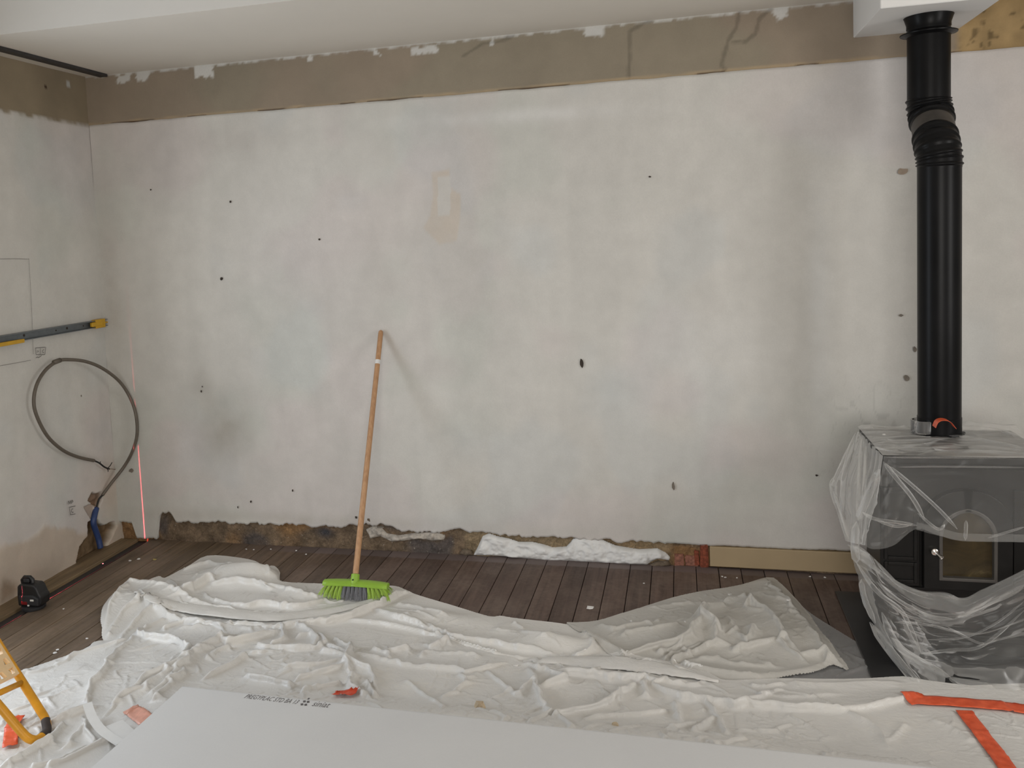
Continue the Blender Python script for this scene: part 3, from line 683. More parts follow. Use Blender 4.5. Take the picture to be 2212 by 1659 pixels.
def sheet(name, outline, mat, base, ridges, mounds, label, cat='plastic sheet', seed=0, second=200, s_h=(0.003, 0.011), s_w=(0.005, 0.016), s_l=(0.06, 0.28),
          crumple=0.007, edge=0.03, cap=None, smooth_out=3, flat=None, wave=7.0, iters=90, slack=0.055, hs_=0.74):
    global HM
    rr = random.Random(seed)
    poly = [tuple(on_floor(p[0], p[1], base)[:2]) for p in crom(outline, smooth_out, True)]
    P = np.array(poly)
    i0, i1 = np.searchsorted(gxs, [P[:, 0].min() - 2 * ST, P[:, 0].max() + 2 * ST]); j0, j1 = np.searchsorted(gys, [P[:, 1].min() - 2 * ST, P[:, 1].max() + 2 * ST])
    X, Y = np.meshgrid(gxs[i0:i1], gys[j0:j1]); Xs, Ys = gxs[i0:i1], gys[j0:j1]
    ins = inside(X, Y, poly)
    # distance to the outline, evaluated only in a narrow belt
    dist = np.full(X.shape, 9.0); NX = X.copy(); NY = Y.copy()
    nP = len(poly)
    for a in range(0, nP):
        b = (a + 1) % nP; lo = np.minimum(P[a], P[b]) - 0.09; hi = np.maximum(P[a], P[b]) + 0.09
        u0, u1 = np.searchsorted(Xs, [lo[0], hi[0]]); v0, v1 = np.searchsorted(Ys, [lo[1], hi[1]])
        if u1 <= u0 or v1 <= v0: continue
        sl = (slice(v0, v1), slice(u0, u1)); d, _, _, nx, ny = seg_dist(X[sl], Y[sl], [P[a], P[b]])
        k = d < dist[sl]; dist[sl] = np.where(k, d, dist[sl]); NX[sl] = np.where(k, nx, NX[sl]); NY[sl] = np.where(k, ny, NY[sl])
    rid = np.zeros(X.shape); dirs = []
    for rd in ridges:
        pts, h, wb, wf = rd[:4]
        hs = h if hasattr(h, '__len__') else None
        c = crom([tuple(p) + ((hs[k],) if hs else (h,)) for k, p in enumerate(pts)], 5)
        q = np.array([tuple(on_floor(p[0], p[1], base + 0.9 * hs_ * p[2])[:2]) + (p[2],) for p in c])
        m = 3.2 * max(wb, wf); lo = q[:, :2].min(0) - m; hi = q[:, :2].max(0) + m
        u0, u1 = np.searchsorted(Xs, [lo[0], hi[0]]); v0, v1 = np.searchsorted(Ys, [lo[1], hi[1]])
        if u1 <= u0 or v1 <= v0: continue
        sl = (slice(v0, v1), slice(u0, u1)); xx = X[sl] + (fbm(X[sl] * 9, Y[sl] * 9, 2, seed + 3) - 0.5) * 0.02; yy = Y[sl] + (fbm(X[sl] * 9 + 5, Y[sl] * 9, 2, seed + 4) - 0.5) * 0.02
        d, sd, par, _, _ = seg_dist(xx, yy, q[:, :2])
        hh = np.interp(par, np.arange(len(q)), q[:, 2])
        if not hs:
            L = len(q) - 1; t = par / L; hh = hh * np.clip(np.minimum(t, 1 - t) * 6 + 0.15, 0, 1)
        w = np.where(sd > 0, wb, wf)
        prof = np.exp(-np.abs(d / w) ** 1.35)
        # ends fade along the distance past the tip
        rid[sl] = (np.clip(rid[sl], 0, None) ** 3 + (hs_ * hh * prof) ** 3) ** (1 / 3)
        for a in range(0, len(q) - 1, 3): dirs.append((q[a, 0], q[a, 1], math.atan2(q[a + 1, 1] - q[a, 1], q[a + 1, 0] - q[a, 0])))
    dirs = np.array(dirs) if dirs else np.zeros((1, 3))
    sec = np.zeros(X.shape); lo, hi = P.min(0), P.max(0)
    n = 0
    while n < second:
        cx, cy = rr.uniform(lo[0], hi[0]), rr.uniform(lo[1], hi[1])
        u, v = int((cx - Xs[0]) / ST), int((cy - Ys[0]) / ST)
        if not (0 <= u < len(Xs) and 0 <= v < len(Ys) and ins[v, u]): continue
        n += 1
        w8 = np.exp(-np.hypot(dirs[:, 0] - cx, dirs[:, 1] - cy) / 0.10) + 1e-9; ang = math.atan2((np.sin(2 * dirs[:, 2]) * w8).sum(), (np.cos(2 * dirs[:, 2]) * w8).sum()) / 2 + rr.gauss(0, 0.45)
        L = rr.uniform(*s_l) * (0.6 if rr.random() < 0.5 else 1.0); cur = rr.gauss(0, 1.6); pts = []
        for t in np.linspace(-0.5, 0.5, 7):
            aa = ang + cur * t; pts.append((cx + math.cos(aa) * t * L, cy + math.sin(aa) * t * L))
        w = rr.uniform(*s_w); h = rr.uniform(*s_h) * rr.choice([1, 1, 1, -0.7]); asym = rr.choice([0.45, 0.7, 1.0])
        q = np.array(pts); m = 3 * w; l2 = q.min(0) - m; h2 = q.max(0) + m
        u0, u1 = np.searchsorted(Xs, [l2[0], h2[0]]); v0, v1 = np.searchsorted(Ys, [l2[1], h2[1]])
        if u1 <= u0 or v1 <= v0: continue
        sl = (slice(v0, v1), slice(u0, u1)); d, sd, par, _, _ = seg_dist(X[sl], Y[sl], q)
        t = par / 6; ww = np.where(sd > 0, w, w * asym)
        sec[sl] += h * np.exp(-(d / ww) ** 2) * np.clip(np.minimum(t, 1 - t) * 4, 0, 1)
    z = np.zeros(X.shape)
    for (px, py, rx, ry, h) in mounds:
        c = on_floor(px, py, base + 0.7 * h); z = z + h * gauss(X, Y, c[0], c[1], rx, ry)
    wx = X + (fbm(X * 3, Y * 3, 3, seed + 20) - 0.5) * 0.25; wy = Y + (fbm(X * 3 + 9, Y * 3, 3, seed + 21) - 0.5) * 0.25
    r1 = 1 - np.abs(2 * vnoise(wx * wave, wy * wave * 1.3, seed + 22) - 1); r2 = 1 - np.abs(2 * vnoise(wx * wave * 2.7 + 3, wy * wave * 2.7, seed + 23) - 1)
    cr = crumple * (1.2 * r1 ** 2 + 0.55 * r2 ** 2 + 0.8 * fbm(X * 5, Y * 5, 3, seed + 24))
    sup = z + 0.72 * rid
    body = z + rid + (sec + cr) * (0.55 + 0.9 * np.clip(rid / 0.03, 0, 0.6))
    if flat is not None: body = body * flat(X, Y)
    body = np.maximum(body, 0)
    z = base + body * sstep(-0.004, edge, dist); sup = base + sup * sstep(-0.004, edge, dist)
    if cap is not None: sup = np.minimum(sup, cap(X, Y) - 0.002)
    if cap is not None: z = np.minimum(z, cap(X, Y))
    # soften single-cell kinks
    for _ in range(1):
        zz = z.copy(); zz[1:-1, 1:-1] = (z[1:-1, 1:-1] * 4 + z[:-2, 1:-1] + z[2:, 1:-1] + z[1:-1, :-2] + z[1:-1, 2:]) / 8; z = zz
    F = grid_faces(len(Xs), len(Ys)); keep = ins.ravel()[F].sum(1) >= 2; F = F[keep]
    out = ~ins
    under = HM[j0:j1, i0:i1]
    z = np.maximum(z, under + 0.0035)
    Xv = np.where(out, NX, X); Yv = np.where(out, NY, Y)
    used = np.zeros(X.size, bool); used[F.ravel()] = True; used = used.reshape(X.shape)
    eps = slack * np.clip(0.15 + 1.7 * fbm(X * 4, Y * 4, 3, seed + 40), 0, 2) * sstep(0.0, 0.05, np.where(ins, dist, 0))
    if cap is not None: eps = eps * sstep(1.0, 5.0, cap(X, Y))
    if flat is not None: eps = eps * flat(X, Y)
    Pn = relax(np.stack([Xv, Yv, z], -1), used, np.maximum(under + 0.0035, sup).astype(np.float32), iters, eps.astype(np.float32))
    if cap is not None: Pn[..., 2] = np.minimum(Pn[..., 2], cap(X, Y))
    HM[j0:j1, i0:i1] = np.where(used, np.maximum(Pn[..., 2], under), under)
    V = Pn.reshape(-1, 3); u, inv = np.unique(F.ravel(), return_inverse=True)
    o = fast(name, V[u], inv.reshape(-1, 4), mat, None, True)
    return tag(o, label, cat)

# --- thin see-through film lying on the boards beside the hearth
sheet('plastic_film', [(1680, 1262), (1706, 1284), (1745, 1322), (1790, 1352), (1835, 1380), (1880, 1408), (1930, 1443), (1968, 1466), (1900, 1485), (1800, 1490), (1700, 1490), (1600, 1480), (1590, 1420), (1640, 1330)], M_film, 0.004,
      [([(1700, 1300), (1760, 1360), (1840, 1430)], 0.006, 0.02, 0.01), ([(1760, 1380), (1850, 1420), (1940, 1460)], 0.006, 0.02, 0.01), ([(1800, 1460), (1870, 1440), (1940, 1462)], 0.008, 0.02, 0.012)], [],
      'thin see-through plastic film lying flat beside the black hearth plate', seed=50, second=40, s_h=(0.001, 0.004), crumple=0.003, edge=0.02)

# --- rear left sheet with its long folded hem
A_out = [(226, 1362), (225, 1340), (229, 1318), (234, 1305), (258, 1276), (281, 1256), (310, 1257), (343, 1245), (356, 1249), (388, 1234), (414, 1220), (448, 1201), (505, 1204), (548, 1212), (567, 1223), (592, 1223), (602, 1239), (602, 1257), (636, 1260), (698, 1262), (780, 1266), (834, 1266),
         (860, 1269), (892, 1283), (971, 1307), (1054, 1332), (1080, 1331), (1109, 1336), (1170, 1343), (1224, 1350), (1253, 1357), (1293, 1373), (1337, 1395), (1358, 1420), (1340, 1440), (1200, 1445), (1000, 1425), (860, 1395), (720, 1385), (600, 1375), (430, 1375), (300, 1390), (235, 1395)]
A_r = [
 ([(305, 1300), (318, 1305), (388, 1331), (460, 1344), (535, 1347), (600, 1350), (668, 1341), (740, 1329), (785, 1311), (852, 1282)], [.03, .05, .05, .045, .045, .045, .045, .045, .05, .04], .06, .009),
 ([(281, 1257), (310, 1258), (375, 1278), (414, 1291), (473, 1307), (540, 1319), (600, 1322)], [.07, .075, .06, .05, .04, .03, .02], .03, .05),
 ([(388, 1274), (408, 1266), (447, 1243), (462, 1256)], [.04, .07, .09, .05], .03, .02),
 ([(455, 1262), (489, 1254), (538, 1254), (593, 1262), (652, 1279), (690, 1288)], [.04, .065, .07, .06, .05, .02], .05, .03),
 ([(445, 1290), (486, 1300), (528, 1305), (570, 1301), (640, 1306), (690, 1300)], [.02, .035, .04, .035, .03, .01], .05, .008),
 ([(365, 1248), (380, 1262), (395, 1290)], .05, .02, .03), ([(325, 1252), (352, 1266), (366, 1292)], .04, .02, .03),
 ([(281, 1257), (258, 1284), (236, 1312), (228, 1345)], [.07, .06, .05, .03], .05, .03),
 ([(296, 1302), (262, 1322), (238, 1362)], [.05, .05, .03], .03, .012), ([(326, 1311), (290, 1338), (252, 1384)], [.04, .04, .02], .03, .014),
 ([(360, 1330), (320, 1348), (290, 1370)], .03, .03, .012), ([(420, 1338), (380, 1345), (350, 1356)], .03, .02, .01),
 ([(400, 1228), (430, 1216), (450, 1212), (480, 1222), (520, 1228)], .03, .03, .02), ([(560, 1226), (578, 1236), (586, 1252)], .025, .02, .02),
 ([(834, 1311), (880, 1322), (950, 1342)], .014, .01, .006), ([(820, 1320), (873, 1335), (968, 1364), (1062, 1383), (1170, 1406), (1215, 1420)], [.02, .035, .035, .03, .03, .015], .05, .008),
 ([(690, 1337), (790, 1339), (881, 1355), (953, 1373), (1080, 1409), (1170, 1425)], [.01, .02, .025, .025, .02, .01], .02, .007), ([(830, 1328), (900, 1343), (960, 1356)], .016, .008, .006), ([(850, 1300), (900, 1312), (970, 1332)], .02, .03, .02),
 ([(1279, 1372), (1283, 1390), (1262, 1408), (1238, 1414)], .035, .012, .03), ([(1253, 1357), (1300, 1376), (1340, 1400), (1356, 1416)], .035, .014, .03), ([(1108, 1340), (1122, 1350), (1130, 1358)], .02, .01, .02), ([(1060, 1350), (1130, 1370), (1190, 1390)], .02, .06, .03)]
sheet_rear = sheet('drop_sheet', A_out, M_sheet_a, 0.006, A_r, [(505, 1228, .17, .09, .075), (560, 1240, .08, .05, .03), (310, 1290, .17, .13, .05), (1195, 1378, .14, .06, .04), (560, 1290, .25, .08, .02), (930, 1330, .2, .06, .02)],
      'greyish plastic drop sheet under the broom bristles, with a long flat folded hem', seed=60, second=150, s_h=(0.003, 0.009), crumple=0.006, edge=0.014)

# --- right hand heap
C_out = [(1227, 1348), (1247, 1345), (1290, 1342), (1345, 1326), (1402, 1309), (1453, 1292), (1507, 1280), (1598, 1265), (1657, 1247), (1674, 1251), (1685, 1263), (1706, 1285), (1742, 1328), (1764, 1364), (1786, 1386), (1796, 1402), (1810, 1420), (1832, 1452),
         (1800, 1436), (1784, 1440), (1750, 1452), (1706, 1458), (1650, 1468), (1598, 1480), (1540, 1490), (1450, 1470), (1380, 1450), (1320, 1420), (1280, 1385)]
C_r = [
 ([(1562, 1307), (1536, 1310), (1519, 1319), (1534, 1334), (1547, 1347), (1549, 1385)], [.03, .06, .09, .09, .08, .04], .02, .03),
 ([(1518, 1331), (1500, 1355), (1482, 1372), (1417, 1386), (1355, 1407)], [.05, .06, .06, .05, .03], .03, .012),
 ([(1626, 1290), (1634, 1304), (1663, 1325), (1681, 1357), (1706, 1386), (1728, 1412)], [.05, .07, .07, .06, .05, .03], .02, .045),
 ([(1560, 1296), (1600, 1288), (1640, 1286), (1672, 1276)], .03, .03, .03), ([(1660, 1252), (1700, 1300), (1742, 1350), (1780, 1400)], [.03, .04, .04, .04], .02, .05),
 ([(1580, 1404), (1640, 1395), (1703, 1382)], .03, .03, .012), ([(1630, 1357), (1622, 1375), (1612, 1388)], .05, .02, .03), ([(1570, 1340), (1590, 1372), (1612, 1390)], .03, .02, .03),
 ([(1446, 1428), (1475, 1411), (1525, 1394), (1580, 1390)], .035, .02, .01), ([(1430, 1420), (1470, 1402), (1520, 1388)], .03, .014, .008), ([(1420, 1408), (1460, 1396), (1500, 1384)], .03, .014, .008),
 ([(1470, 1432), (1489, 1436), (1562, 1447), (1652, 1452), (1720, 1448), (1777, 1434)], [.01, .03, .035, .035, .04, .04], .05, .008),
 ([(1470, 1428), (1530, 1422), (1600, 1432), (1700, 1436)], .02, .03, .012), ([(1728, 1410), (1760, 1402), (1782, 1402), (1782, 1425)], [.03, .05, .05, .04], .03, .012), ([(1782, 1400), (1806, 1424), (1830, 1451)], [.05, .03, .012], .012, .03),
 ([(1290, 1345), (1330, 1360), (1380, 1352), (1440, 1340)], .02, .03, .02), ([(1340, 1372), (1400, 1366), (1470, 1352)], .02, .03, .02), ([(1400, 1312), (1470, 1304), (1520, 1300)], .012, .03, .02), ([(1690, 1330), (1715, 1350), (1725, 1370)], .02, .02, .015), ([(1700, 1365), (1730, 1385), (1745, 1400)], .015, .015, .02)]
sheet('drop_sheet', C_out, M_sheet_c, 0.006, C_r, [(1600, 1355, .28, .16, .035), (1660, 1300, .12, .12, .02), (1400, 1370, .2, .08, .015)],
      'grey plastic drop sheet heaped in a pointed pile on the boards left of the stove', seed=70, second=150, s_h=(0.003, 0.010), crumple=0.007, edge=0.02)

# --- the big front sheet
B_out = [(-120, 1500), (51, 1449), (180, 1404), (204, 1387), (240, 1384), (281, 1382), (290, 1365), (326, 1365), (359, 1364), (375, 1352), (440, 1349), (505, 1350), (600, 1354), (610, 1344), (636, 1337), (668, 1344), (690, 1358), (772, 1358), (837, 1369), (902, 1378), (953, 1374), (985, 1388), (1100, 1420), (1127, 1432),
         (1180, 1424), (1242, 1416), (1300, 1415), (1358, 1417), (1423, 1428), (1500, 1443), (1540, 1460), (1569, 1471), (1650, 1468), (1706, 1467), (1800, 1468), (1880, 1466), (1952, 1462), (2000, 1470), (2100, 1482), (2330, 1500), (2420, 1760), (1600, 1900), (400, 1900), (-250, 1800)]
B_r = [
 ([(474, 1370), (462, 1380), (450, 1389), (414, 1414), (392, 1437), (375, 1458), (362, 1480), (330, 1512)], [.05, .06, .06, .06, .055, .05, .05, .03], .035, .016),
 ([(474, 1370), (492, 1383), (538, 1376), (571, 1367), (600, 1360)], [.06, .05, .05, .045, .04], .03, .012),
 ([(375, 1353), (440, 1350), (505, 1351), (590, 1356)], .03, .02, .03), ([(291, 1363), (326, 1369), (370, 1380), (408, 1399)], [.04, .05, .045, .05], .02, .012), ([(408, 1402), (392, 1424), (375, 1440), (320, 1463), (290, 1490), (245, 1535)], [.05, .05, .05, .05, .045, .03], .05, .012),
 ([(290, 1364), (270, 1390), (240, 1420), (222, 1452), (193, 1480), (188, 1515)], [.03, .035, .04, .045, .04, .03], .05, .010), ([(51, 1452), (180, 1408), (250, 1388), (283, 1384)], [.03, .03, .03, .02], .012, .05),
 ([(330, 1372), (318, 1386), (300, 1400), (262, 1420)], .014, .012, .012), ([(408, 1404), (380, 1402), (360, 1396)], .02, .02, .012),
 ([(555, 1396), (567, 1399), (636, 1402), (690, 1399)], .03, .02, .006), ([(610, 1346), (614, 1372), (600, 1382), (580, 1386)], .04, .02, .012), ([(636, 1340), (660, 1350), (684, 1372), (670, 1392)], .04, .03, .014), ([(690, 1362), (700, 1380), (684, 1396)], .04, .02, .02), ([(640, 1370), (670, 1366), (690, 1380)], .035, .014, .01),
 ([(759, 1390), (756, 1405), (750, 1424), (758, 1450)], [.05, .06, .06, .04], .014, .03), ([(759, 1427), (785, 1440), (798, 1448), (818, 1493)], [.05, .05, .045, .02], .02, .03), ([(759, 1460), (757, 1486), (782, 1510)], [.05, .05, .03], .03, .012), ([(780, 1465), (800, 1490), (815, 1512)], .03, .014, .014), ([(800, 1400), (830, 1410), (842, 1425)], .025, .03, .012), ([(700, 1390), (730, 1400), (752, 1412)], .035, .014, .01), ([(690, 1404), (720, 1410), (752, 1420)], .03, .01, .008), ([(720, 1376), (740, 1388), (756, 1396)], .03, .014, .012),
 ([(535, 1421), (499, 1440), (440, 1474)], .028, .02, .012), ([(530, 1463), (593, 1476), (640, 1484)], .03, .014, .018), ([(750, 1438), (701, 1458), (636, 1471)], .03, .03, .014), ([(745, 1426), (690, 1440), (600, 1450)], .022, .03, .02), ([(740, 1478), (700, 1490), (650, 1498)], .03, .03, .014), ([(500, 1400), (470, 1412), (446, 1432)], .025, .02, .014), ([(620, 1410), (570, 1415), (520, 1418)], .012, .02, .014),
 ([(828, 1412), (845, 1402), (866, 1394), (879, 1391), (880, 1408)], [.015, .03, .045, .05, .02], .012, .03), ([(932, 1394), (940, 1388), (966, 1372), (969, 1392)], [.02, .04, .05, .02], .02, .03), ([(906, 1418), (920, 1406), (1000, 1408), (1036, 1414)], .02, .012, .03), ([(836, 1392), (840, 1412), (834, 1425)], .025, .012, .014),
 ([(765, 1415), (830, 1426), (888, 1435), (968, 1443), (1007, 1450), (1062, 1439)], [.02, .025, .025, .022, .022, .012], .04, .012), ([(877, 1467), (895, 1488), (912, 1504), (953, 1532)], .022, .02, .03), ([(990, 1450), (1002, 1475), (980, 1497), (950, 1515)], .018, .03, .02), ([(1047, 1449), (1080, 1475), (1116, 1500)], .012, .014, .02), ([(1030, 1450), (1010, 1470), (985, 1490)], .014, .03, .02),
 ([(1148, 1446), (1160, 1462), (1167, 1485), (1175, 1520), (1185, 1555)], [.03, .045, .045, .04, .03], .012, .03), ([(1188, 1446), (1215, 1452), (1222, 1457), (1200, 1467), (1177, 1475)], [.03, .045, .05, .04, .02], .014, .02), ([(1160, 1462), (1140, 1480), (1120, 1500)], .025, .02, .03),
 ([(1362, 1479), (1330, 1496), (1297, 1514), (1242, 1537), (1204, 1558)], [.02, .04, .045, .04, .03], .03, .012), ([(1387, 1464), (1392, 1482), (1398, 1500)], .03, .012, .02), ([(1441, 1532), (1400, 1540), (1351, 1547), (1260, 1566)], .02, .014, .012), ([(1458, 1514), (1464, 1535), (1464, 1556)], .018, .01, .012), ([(1320, 1512), (1350, 1530), (1330, 1545)], .015, .03, .02),
 ([(1120, 1430), (1160, 1438), (1230, 1446), (1300, 1453), (1384, 1462), (1507, 1479)], [.008, .03, .035, .035, .035, .02], .07, .008), ([(1240, 1418), (1360, 1420), (1440, 1434), (1540, 1464)], .025, .014, .05), ([(1262, 1452), (1330, 1466), (1390, 1468), (1450, 1480)], .02, .014, .008),
 ([(1381, 1462), (1420, 1480), (1468, 1498), (1526, 1506), (1598, 1517), (1706, 1520), (1851, 1518), (1956, 1502)], [.02, .03, .035, .035, .035, .035, .035, .03], .07, .009), ([(1500, 1480), (1580, 1498), (1700, 1502), (1840, 1494)], .02, .05, .014), ([(1620, 1476), (1660, 1480), (1700, 1472)], .018, .02, .008), ([(1700, 1470), (1800, 1474), (1952, 1466)], .02, .012, .05),
 ([(1522, 1506), (1536, 1520), (1547, 1537), (1570, 1592)], [.03, .025, .022, .012], .012, .014), ([(1544, 1545), (1518, 1566), (1493, 1592)], .022, .012, .014), ([(1460, 1516), (1464, 1540), (1464, 1556)], .015, .01, .014), ([(1526, 1556), (1480, 1568), (1440, 1590)], .015, .03, .014), ([(1500, 1508), (1515, 1524), (1520, 1536)], .014, .01, .02),
 ([(1815, 1520), (1850, 1540), (1887, 1563), (1925, 1612)], .02, .03, .02), ([(1956, 1556), (1935, 1580), (1920, 1600)], .016, .012, .02), ([(1690, 1540), (1750, 1570), (1790, 1600)], .008, .06, .04), ([(2010, 1545), (2060, 1570), (2100, 1600)], .012, .03, .02), ([(1640, 1590), (1700, 1575), (1760, 1580)], .006, .05, .03),
 ([(240, 1440), (222, 1460), (190, 1494), (186, 1518)], .04, .014, .03), ([(407, 1404), (380, 1446), (323, 1482), (266, 1513), (238, 1538)], .045, .04, .014), ([(385, 1475), (353, 1512), (332, 1540)], .04, .03, .014), ([(410, 1418), (404, 1446), (360, 1500)], .035, .02, .014), ([(340, 1490), (300, 1510), (250, 1540)], .03, .03, .02),
 ([(188, 1524), (152, 1537), (122, 1556)], [.05, .05, .02], .03, .02), ([(126, 1586), (66, 1613), (0, 1653)], .04, .03, .02), ([(238, 1598), (170, 1626), (95, 1650)], .04, .03, .012), ([(200, 1560), (160, 1590), (150, 1612)], .03, .02, .02), ([(182, 1545), (196, 1590), (210, 1608)], .03, .012, .02), ([(60, 1655), (120, 1640), (200, 1610)], .03, .02, .012), ([(140, 1560), (120, 1580), (100, 1600)], .03, .02, .02),
 ([(60, 1480), (120, 1470), (190, 1440)], .012, .06, .05), ([(90, 1520), (130, 1500), (180, 1480)], .012, .05, .04)]
brd_c = [on_floor(395, 1482, 0.1305), on_floor(1500, 1594, 0.1305)]
BZ = 0.118
def capB(X, Y):
    ye = brd_c[0][1] + (X - brd_c[0][0]) * (brd_c[1][1] - brd_c[0][1]) / (brd_c[1][0] - brd_c[0][0])      # rear edge of the board
    und = sstep(brd_c[0][0] - 0.05, brd_c[0][0] - 0.01, X) * sstep(ye + 0.05, ye + 0.012, Y)
    return 9 * (1 - und) + (BZ - 0.004) * und
def flatB(X, Y): return 1.0 - 0.45 * sstep(0.2, 0.5, X)
sheet_front = sheet('drop_sheet', B_out, M_sheet_b, 0.014, B_r, [(620, 1440, .5, .18, .02), (300, 1450, .3, .2, .02), (1000, 1560, .9, .12, .05), (500, 1560, .35, .14, .06), (330, 1570, .16, .2, .03), (1600, 1640, .5, .12, .03)],
      'large dusty white plastic drop sheet crumpled across the foreground beneath the plasterboard', seed=81, second=420, s_h=(0.003, 0.011), crumple=0.008, edge=0.03, cap=capB, flat=flatB, slack=0.075)

def top_z(x, y):
    i = min(max(int((x - GX0) / ST), 0), len(gxs) - 1); j = min(max(int((y - GY0) / ST), 0), len(gys) - 1); return HM[j, i]
def on_sheet(px, py):
    z = 0.0
    for _ in range(12):
        p = on_floor(px, py, z); z = 0.5 * z + 0.5 * top_z(p[0], p[1])
    return Vector(on_floor(px, py, z))

# ================================================================== PLASTERBOARD
c0 = on_floor(395, 1482, BZ + 0.0125); c1 = on_floor(2212, 1690, BZ + 0.0125)
ang = math.atan2(on_floor(1500, 1594, BZ)[1] - on_floor(500, 1487, BZ)[1], on_floor(1500, 1594, BZ)[0] - on_floor(500, 1487, BZ)[0])
pb = empty('plasterboard', (c0[0], c0[1], BZ), 'wide grey plasterboard sheet lying in the foreground, printed along its rear edge', 'plasterboard')
pb.rotation_euler = (0, 0, ang)
def child(o, parent):
    o.parent = parent; o.matrix_parent_inverse = Matrix(); return o
NB = 70
m = MB()
pr = [(-0.0, 0.0)]
# bevelled long edge towards the wall, square cut short edge
sec = [(0.0, 0.0), (0.0, 0.0115), (-0.006, 0.0125), (-1.2, 0.0125), (-1.2, 0.0)]
rings = []
for k in range(NB + 1):
    x = 2.6 * k / NB; sag = 0.0
    rings.append([m.bm.verts.new((x, y, z + sag)) for y, z in sec])
for a_, b_ in zip(rings, rings[1:]):
    for q in range(5): m.bm.faces.new((a_[q], a_[(q + 1) % 5], b_[(q + 1) % 5], b_[q]))
m.bm.faces.new(rings[0]); m.bm.faces.new(rings[-1][::-1])
child(m.build('paper_face', M_board), pb)
o = child(MB().box((-0.0015, -1.199, 0.001), (0.002, -0.002, 0.0112)).build('gypsum_edge', M_core), pb)
def text_mesh(body, size, mat, name='printed_marking', shear=0.25, sx=1.0):
    cu = bpy.data.curves.new(name, 'FONT'); cu.body = body; cu.size = size; cu.shear = shear; cu.fill_mode = 'FRONT'; cu.resolution_u = 2
    tmp = bpy.data.objects.new('tmp_text', cu); COL.objects.link(tmp)
    dg = bpy.context.evaluated_depsgraph_get(); me = bpy.data.meshes.new_from_object(tmp.evaluated_get(dg)); me.name = name
    bpy.data.objects.remove(tmp); bpy.data.curves.remove(cu)
    for v in me.vertices: v.co.x *= sx
    return link(name, me, mat)
pbm = Matrix.Translation(pb.location) @ Matrix.Rotation(ang, 4, 'Z')
def on_board(px, py): return pbm.inverted() @ Vector(on_floor(px, py, BZ + 0.0125))
t0, t1, t2, t3 = on_board(526, 1508), on_board(641, 1521), on_board(672, 1525), on_board(709, 1529)
def put_text(body, a, b, size, shear=0.25):
    o = text_mesh(body, size, M_ink, shear=shear); w = max(v.co.x for v in o.data.vertices)
    s_ = (b.x - a.x) / w
    for v in o.data.vertices: v.co.x *= s_
    child(o, pb); o.location = (a.x, a.y, 0.0129); o.rotation_euler = (0, 0, math.atan2(b.y - a.y, b.x - a.x)); return o
put_text('PREGYPLAC STD BA 13', t0, t1, 0.036); put_text('siniat', t2, t3, 0.046, 0.2)
# small four-petal emblem before the maker's word
e = MB(); ec = on_board(659, 1519)
for k in range(4):
    dx, dy = ((-0.0065, 0.009), (0.0065, 0.009), (-0.0065, -0.009), (0.0065, -0.009))[k]
    e.box((ec.x + dx - 0.0042, ec.y + dy - 0.006, 0.01285), (ec.x + dx + 0.0042, ec.y + dy + 0.006, 0.0130), 0, 1, Matrix.Rotation(0.5, 3, 'Z'))
e.box((ec.x - 0.003, ec.y + 0.022, 0.01285), (ec.x + 0.003, ec.y + 0.032, 0.0130))
child(e.build('printed_emblem', M_ink), pb)

# ================================================================== TAPE AND LITTER ON THE SHEETS
def hem(name, pts_px, widths, mat, parent, lift=0.006):
    c = crom(pts_px, 12); n = len(c); P = [on_sheet(*p) for p in c]; Wd_ = np.interp(np.linspace(0, 1, n), np.linspace(0, 1, len(widths)), widths); ns = 9
    S = []; 
    for k, p in enumerate(P):
        t = P[min(k + 2, n - 1)] - P[max(k - 2, 0)]; t.z = 0; t.normalize(); S.append(Vector((-t.y, t.x, 0)))
    zc = np.array([max(top_z(p.x + s_.x * w * u, p.y + s_.y * w * u) for u in np.linspace(-.5, .5, 7)) * 0.6 + top_z(p.x, p.y) * 0.4 for p, s_, w in zip(P, S, Wd_)])
    for _ in range(8): zc[1:-1] = (zc[:-2] + 2 * zc[1:-1] + zc[2:]) / 4
    V = []; F = []
    for k, p in enumerate(P):
        for q in range(ns):
            u = q / (ns - 1) - 0.5; x = p + S[k] * Wd_[k] * u
            z = zc[k] + lift + 0.006 * math.cos(u * 3.1) - 0.004 + (0.006 * (fbm(np.array(k * 0.16), np.array(u * 2.0), 3, 5) - 0.5))
            V.append((x.x, x.y, float(z)))
    for k in range(n - 1):
        for q in range(ns - 1): F.append((k * ns + q, k * ns + q + 1, (k + 1) * ns + q + 1, (k + 1) * ns + q))
    o = pyd(name, V, F, mat, None, True); sm = o.modifiers.new('thickness', 'SOLIDIFY'); sm.thickness = 0.003
    o.parent = parent; return o
hem('folded_hem', [(292, 1280), (330, 1296), (372, 1310), (430, 1322), (500, 1330), (590, 1335), (665, 1328), (735, 1317), (795, 1302), (846, 1284)], [.008, .05, .08, .09, .09, .085, .08, .07, .04, .006], M_sheet_a, sheet_rear, 0.004)
hem('folded_hem', [(1130, 1432), (1190, 1430), (1260, 1431), (1330, 1437), (1410, 1446), (1490, 1461), (1552, 1474)], [.004, .05, .085, .10, .09, .05, .006], M_sheet_b, sheet_front, 0.004)
